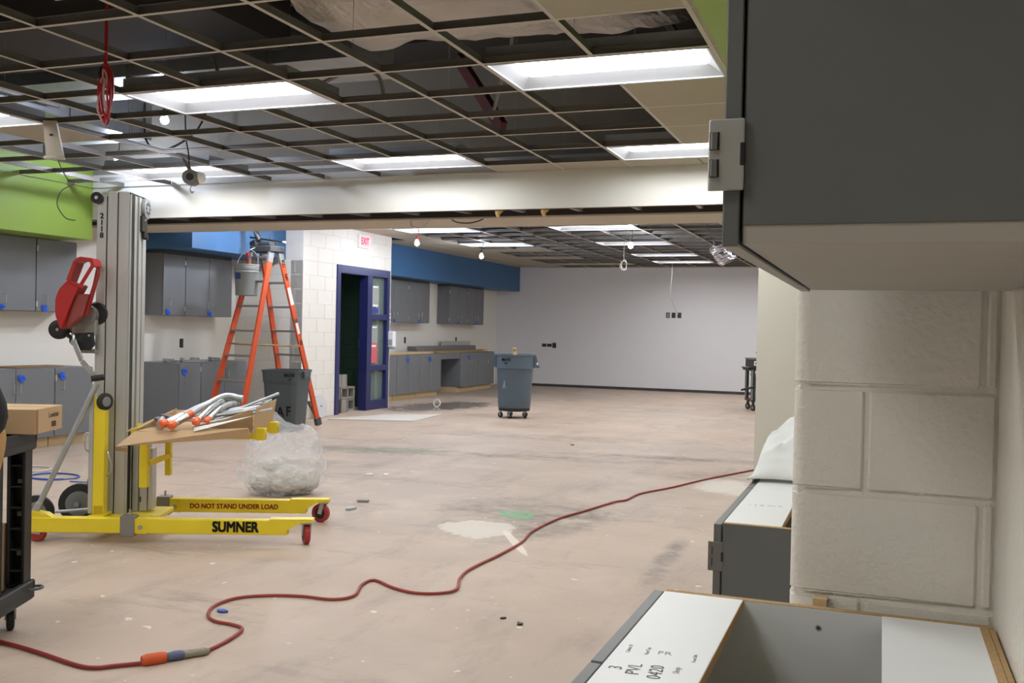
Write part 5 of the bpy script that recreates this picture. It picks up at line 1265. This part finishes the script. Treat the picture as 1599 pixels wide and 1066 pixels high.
for s_ in (-1, 1):
    o = MB().cyl((0, 0, 0), (.006, 0, 0), .009, seg=10).build('eye', BLACK, body); o.location = V3(.672, s_*.032, 1.555); o.rotation_euler = (0, 0, math.atan2(pw.y, pw.x))
    o = MB().cyl((0, -.006, 0), (0, .006, 0), .028, seg=12).build('ear', SKIN, body); o.location = V3(.59, s_*.088, 1.53); o.rotation_euler = (0, 0, math.atan2(pw.y, pw.x))
o = MB().box(-.004, .004, -.025, .025, -.004, .004, .003).build('mouth', mat('lip', (150, 90, 84), .6), body); o.location = V3(.672, 0, 1.488); o.rotation_euler = (0, 0, math.atan2(pw.y, pw.x))

# ================================================================ TOOL CART IN THE FAR ROOM
fc_ = thing('tool_cart', 'dark tool cart half hidden behind the cream pier', 'cart', (-2.02, 17.7, 0), rotz=R(20))
x0, x1, y0, y1 = -.18, .62, -.25, .25
mb = MB(); mb.box(x0-.05, x1, y0, y1, .70, .745, .01); mb.box(x0-.07, x0-.02, y0, y1, .735, .755, .008); mb.build('top_shelf', BLACK, fc_)
MB().box(x0, x1, y0, y1, .16, .20, .008).build('lower_shelf', BLACK, fc_)
for (x, y) in ((x0, y0), (x0, y1-.05), (x1-.05, y0), (x1-.05, y1-.05)):
    p = MB().box(x, x+.03, y, y+.05, .17, .71, .003).build('post', GREYM, fc_); MB().box(x+.032, x+.06, y+.001, y+.049, .17, .71, .003).build('post_insert', BLACK, p)
for (x, y) in ((x0+.05, y0+.05), (x0+.05, y1-.05), (x1-.06, y0+.05), (x1-.06, y1-.05)):
    w_ = MB().wheel((x, y, .055), (1, .6, 0), .055, .03).build('caster_wheel', RUB, fc_, smooth=True); MB().wheel((x, y, .055), (1, .6, 0), .03, .034, 12).build('caster_hub', WHLG, w_); MB().box(x-.02, x+.02, y-.02, y+.02, .09, .165).build('caster_fork', DARKM, fc_)
t = thing('tool_case', 'dark open tool case on the far tool cart', 'tool case', (-2.02, 17.7, .757), rotz=R(20))
MB().box(-.19, .35, -.2, .2, 0, .13, .006).build('case', mat('case_dark', (58, 58, 56), .6), t); MB().box(-.20, .36, -.21, .21, .131, .16, .006).build('case_lid', mat('case_grey', (110, 112, 112), .6), t)
MB().box(-.13, -.06, -.206, -.2005, .03, .11).build('white_label', PAPER, t); MB().box(.0, .10, -.206, -.2005, .04, .10).build('tan_label', WOODT, t); MB().box(-.11, -.08, -.209, -.2065, .055, .085).build('label_mark', BLACK, t)
t = thing('power_tool', 'black power tool with blue battery on the far tool case', 'tool', (-2.02, 17.7, .918), rotz=R(20))
MB().box(.0, .14, -.06, .06, .0, .13, .02).build('body', BLACK, t); MB().box(-.05, .02, -.02, .02, .08, .11, .005).build('handle', BLACK, t); MB().lathe([(.05, .13), (.06, .15), (.055, .19), (.03, .215), (.005, .22)], (.06, 0, 0), 16).build('battery', mat('battery_blue', (92, 100, 150), .5), t, smooth=True)
t = thing('plastic_tub', 'teal plastic tub on lower shelf of far tool cart', 'tub', (-2.02, 17.7, .201), rotz=R(20))
MB().box(-.09, .40, -.2, .2, 0, .40, .03).build('tub', TEAL, t); MB().box(-.10, .41, -.21, .21, .39, .43, .008).build('lid', mat('tub_lid', (170, 176, 176), .5), t)
one('pry_bar', MB().cyl((-2.27, 17.35, .36), (-1.7, 17.42, .52), .018, seg=10), BLACK, 'black bar leaning across the far tool cart', 'bar', (-2.0, 17.4, .44), smooth=True)
for o in bpy.data.objects:
    if o.get('_o') is not None: del o['_o']
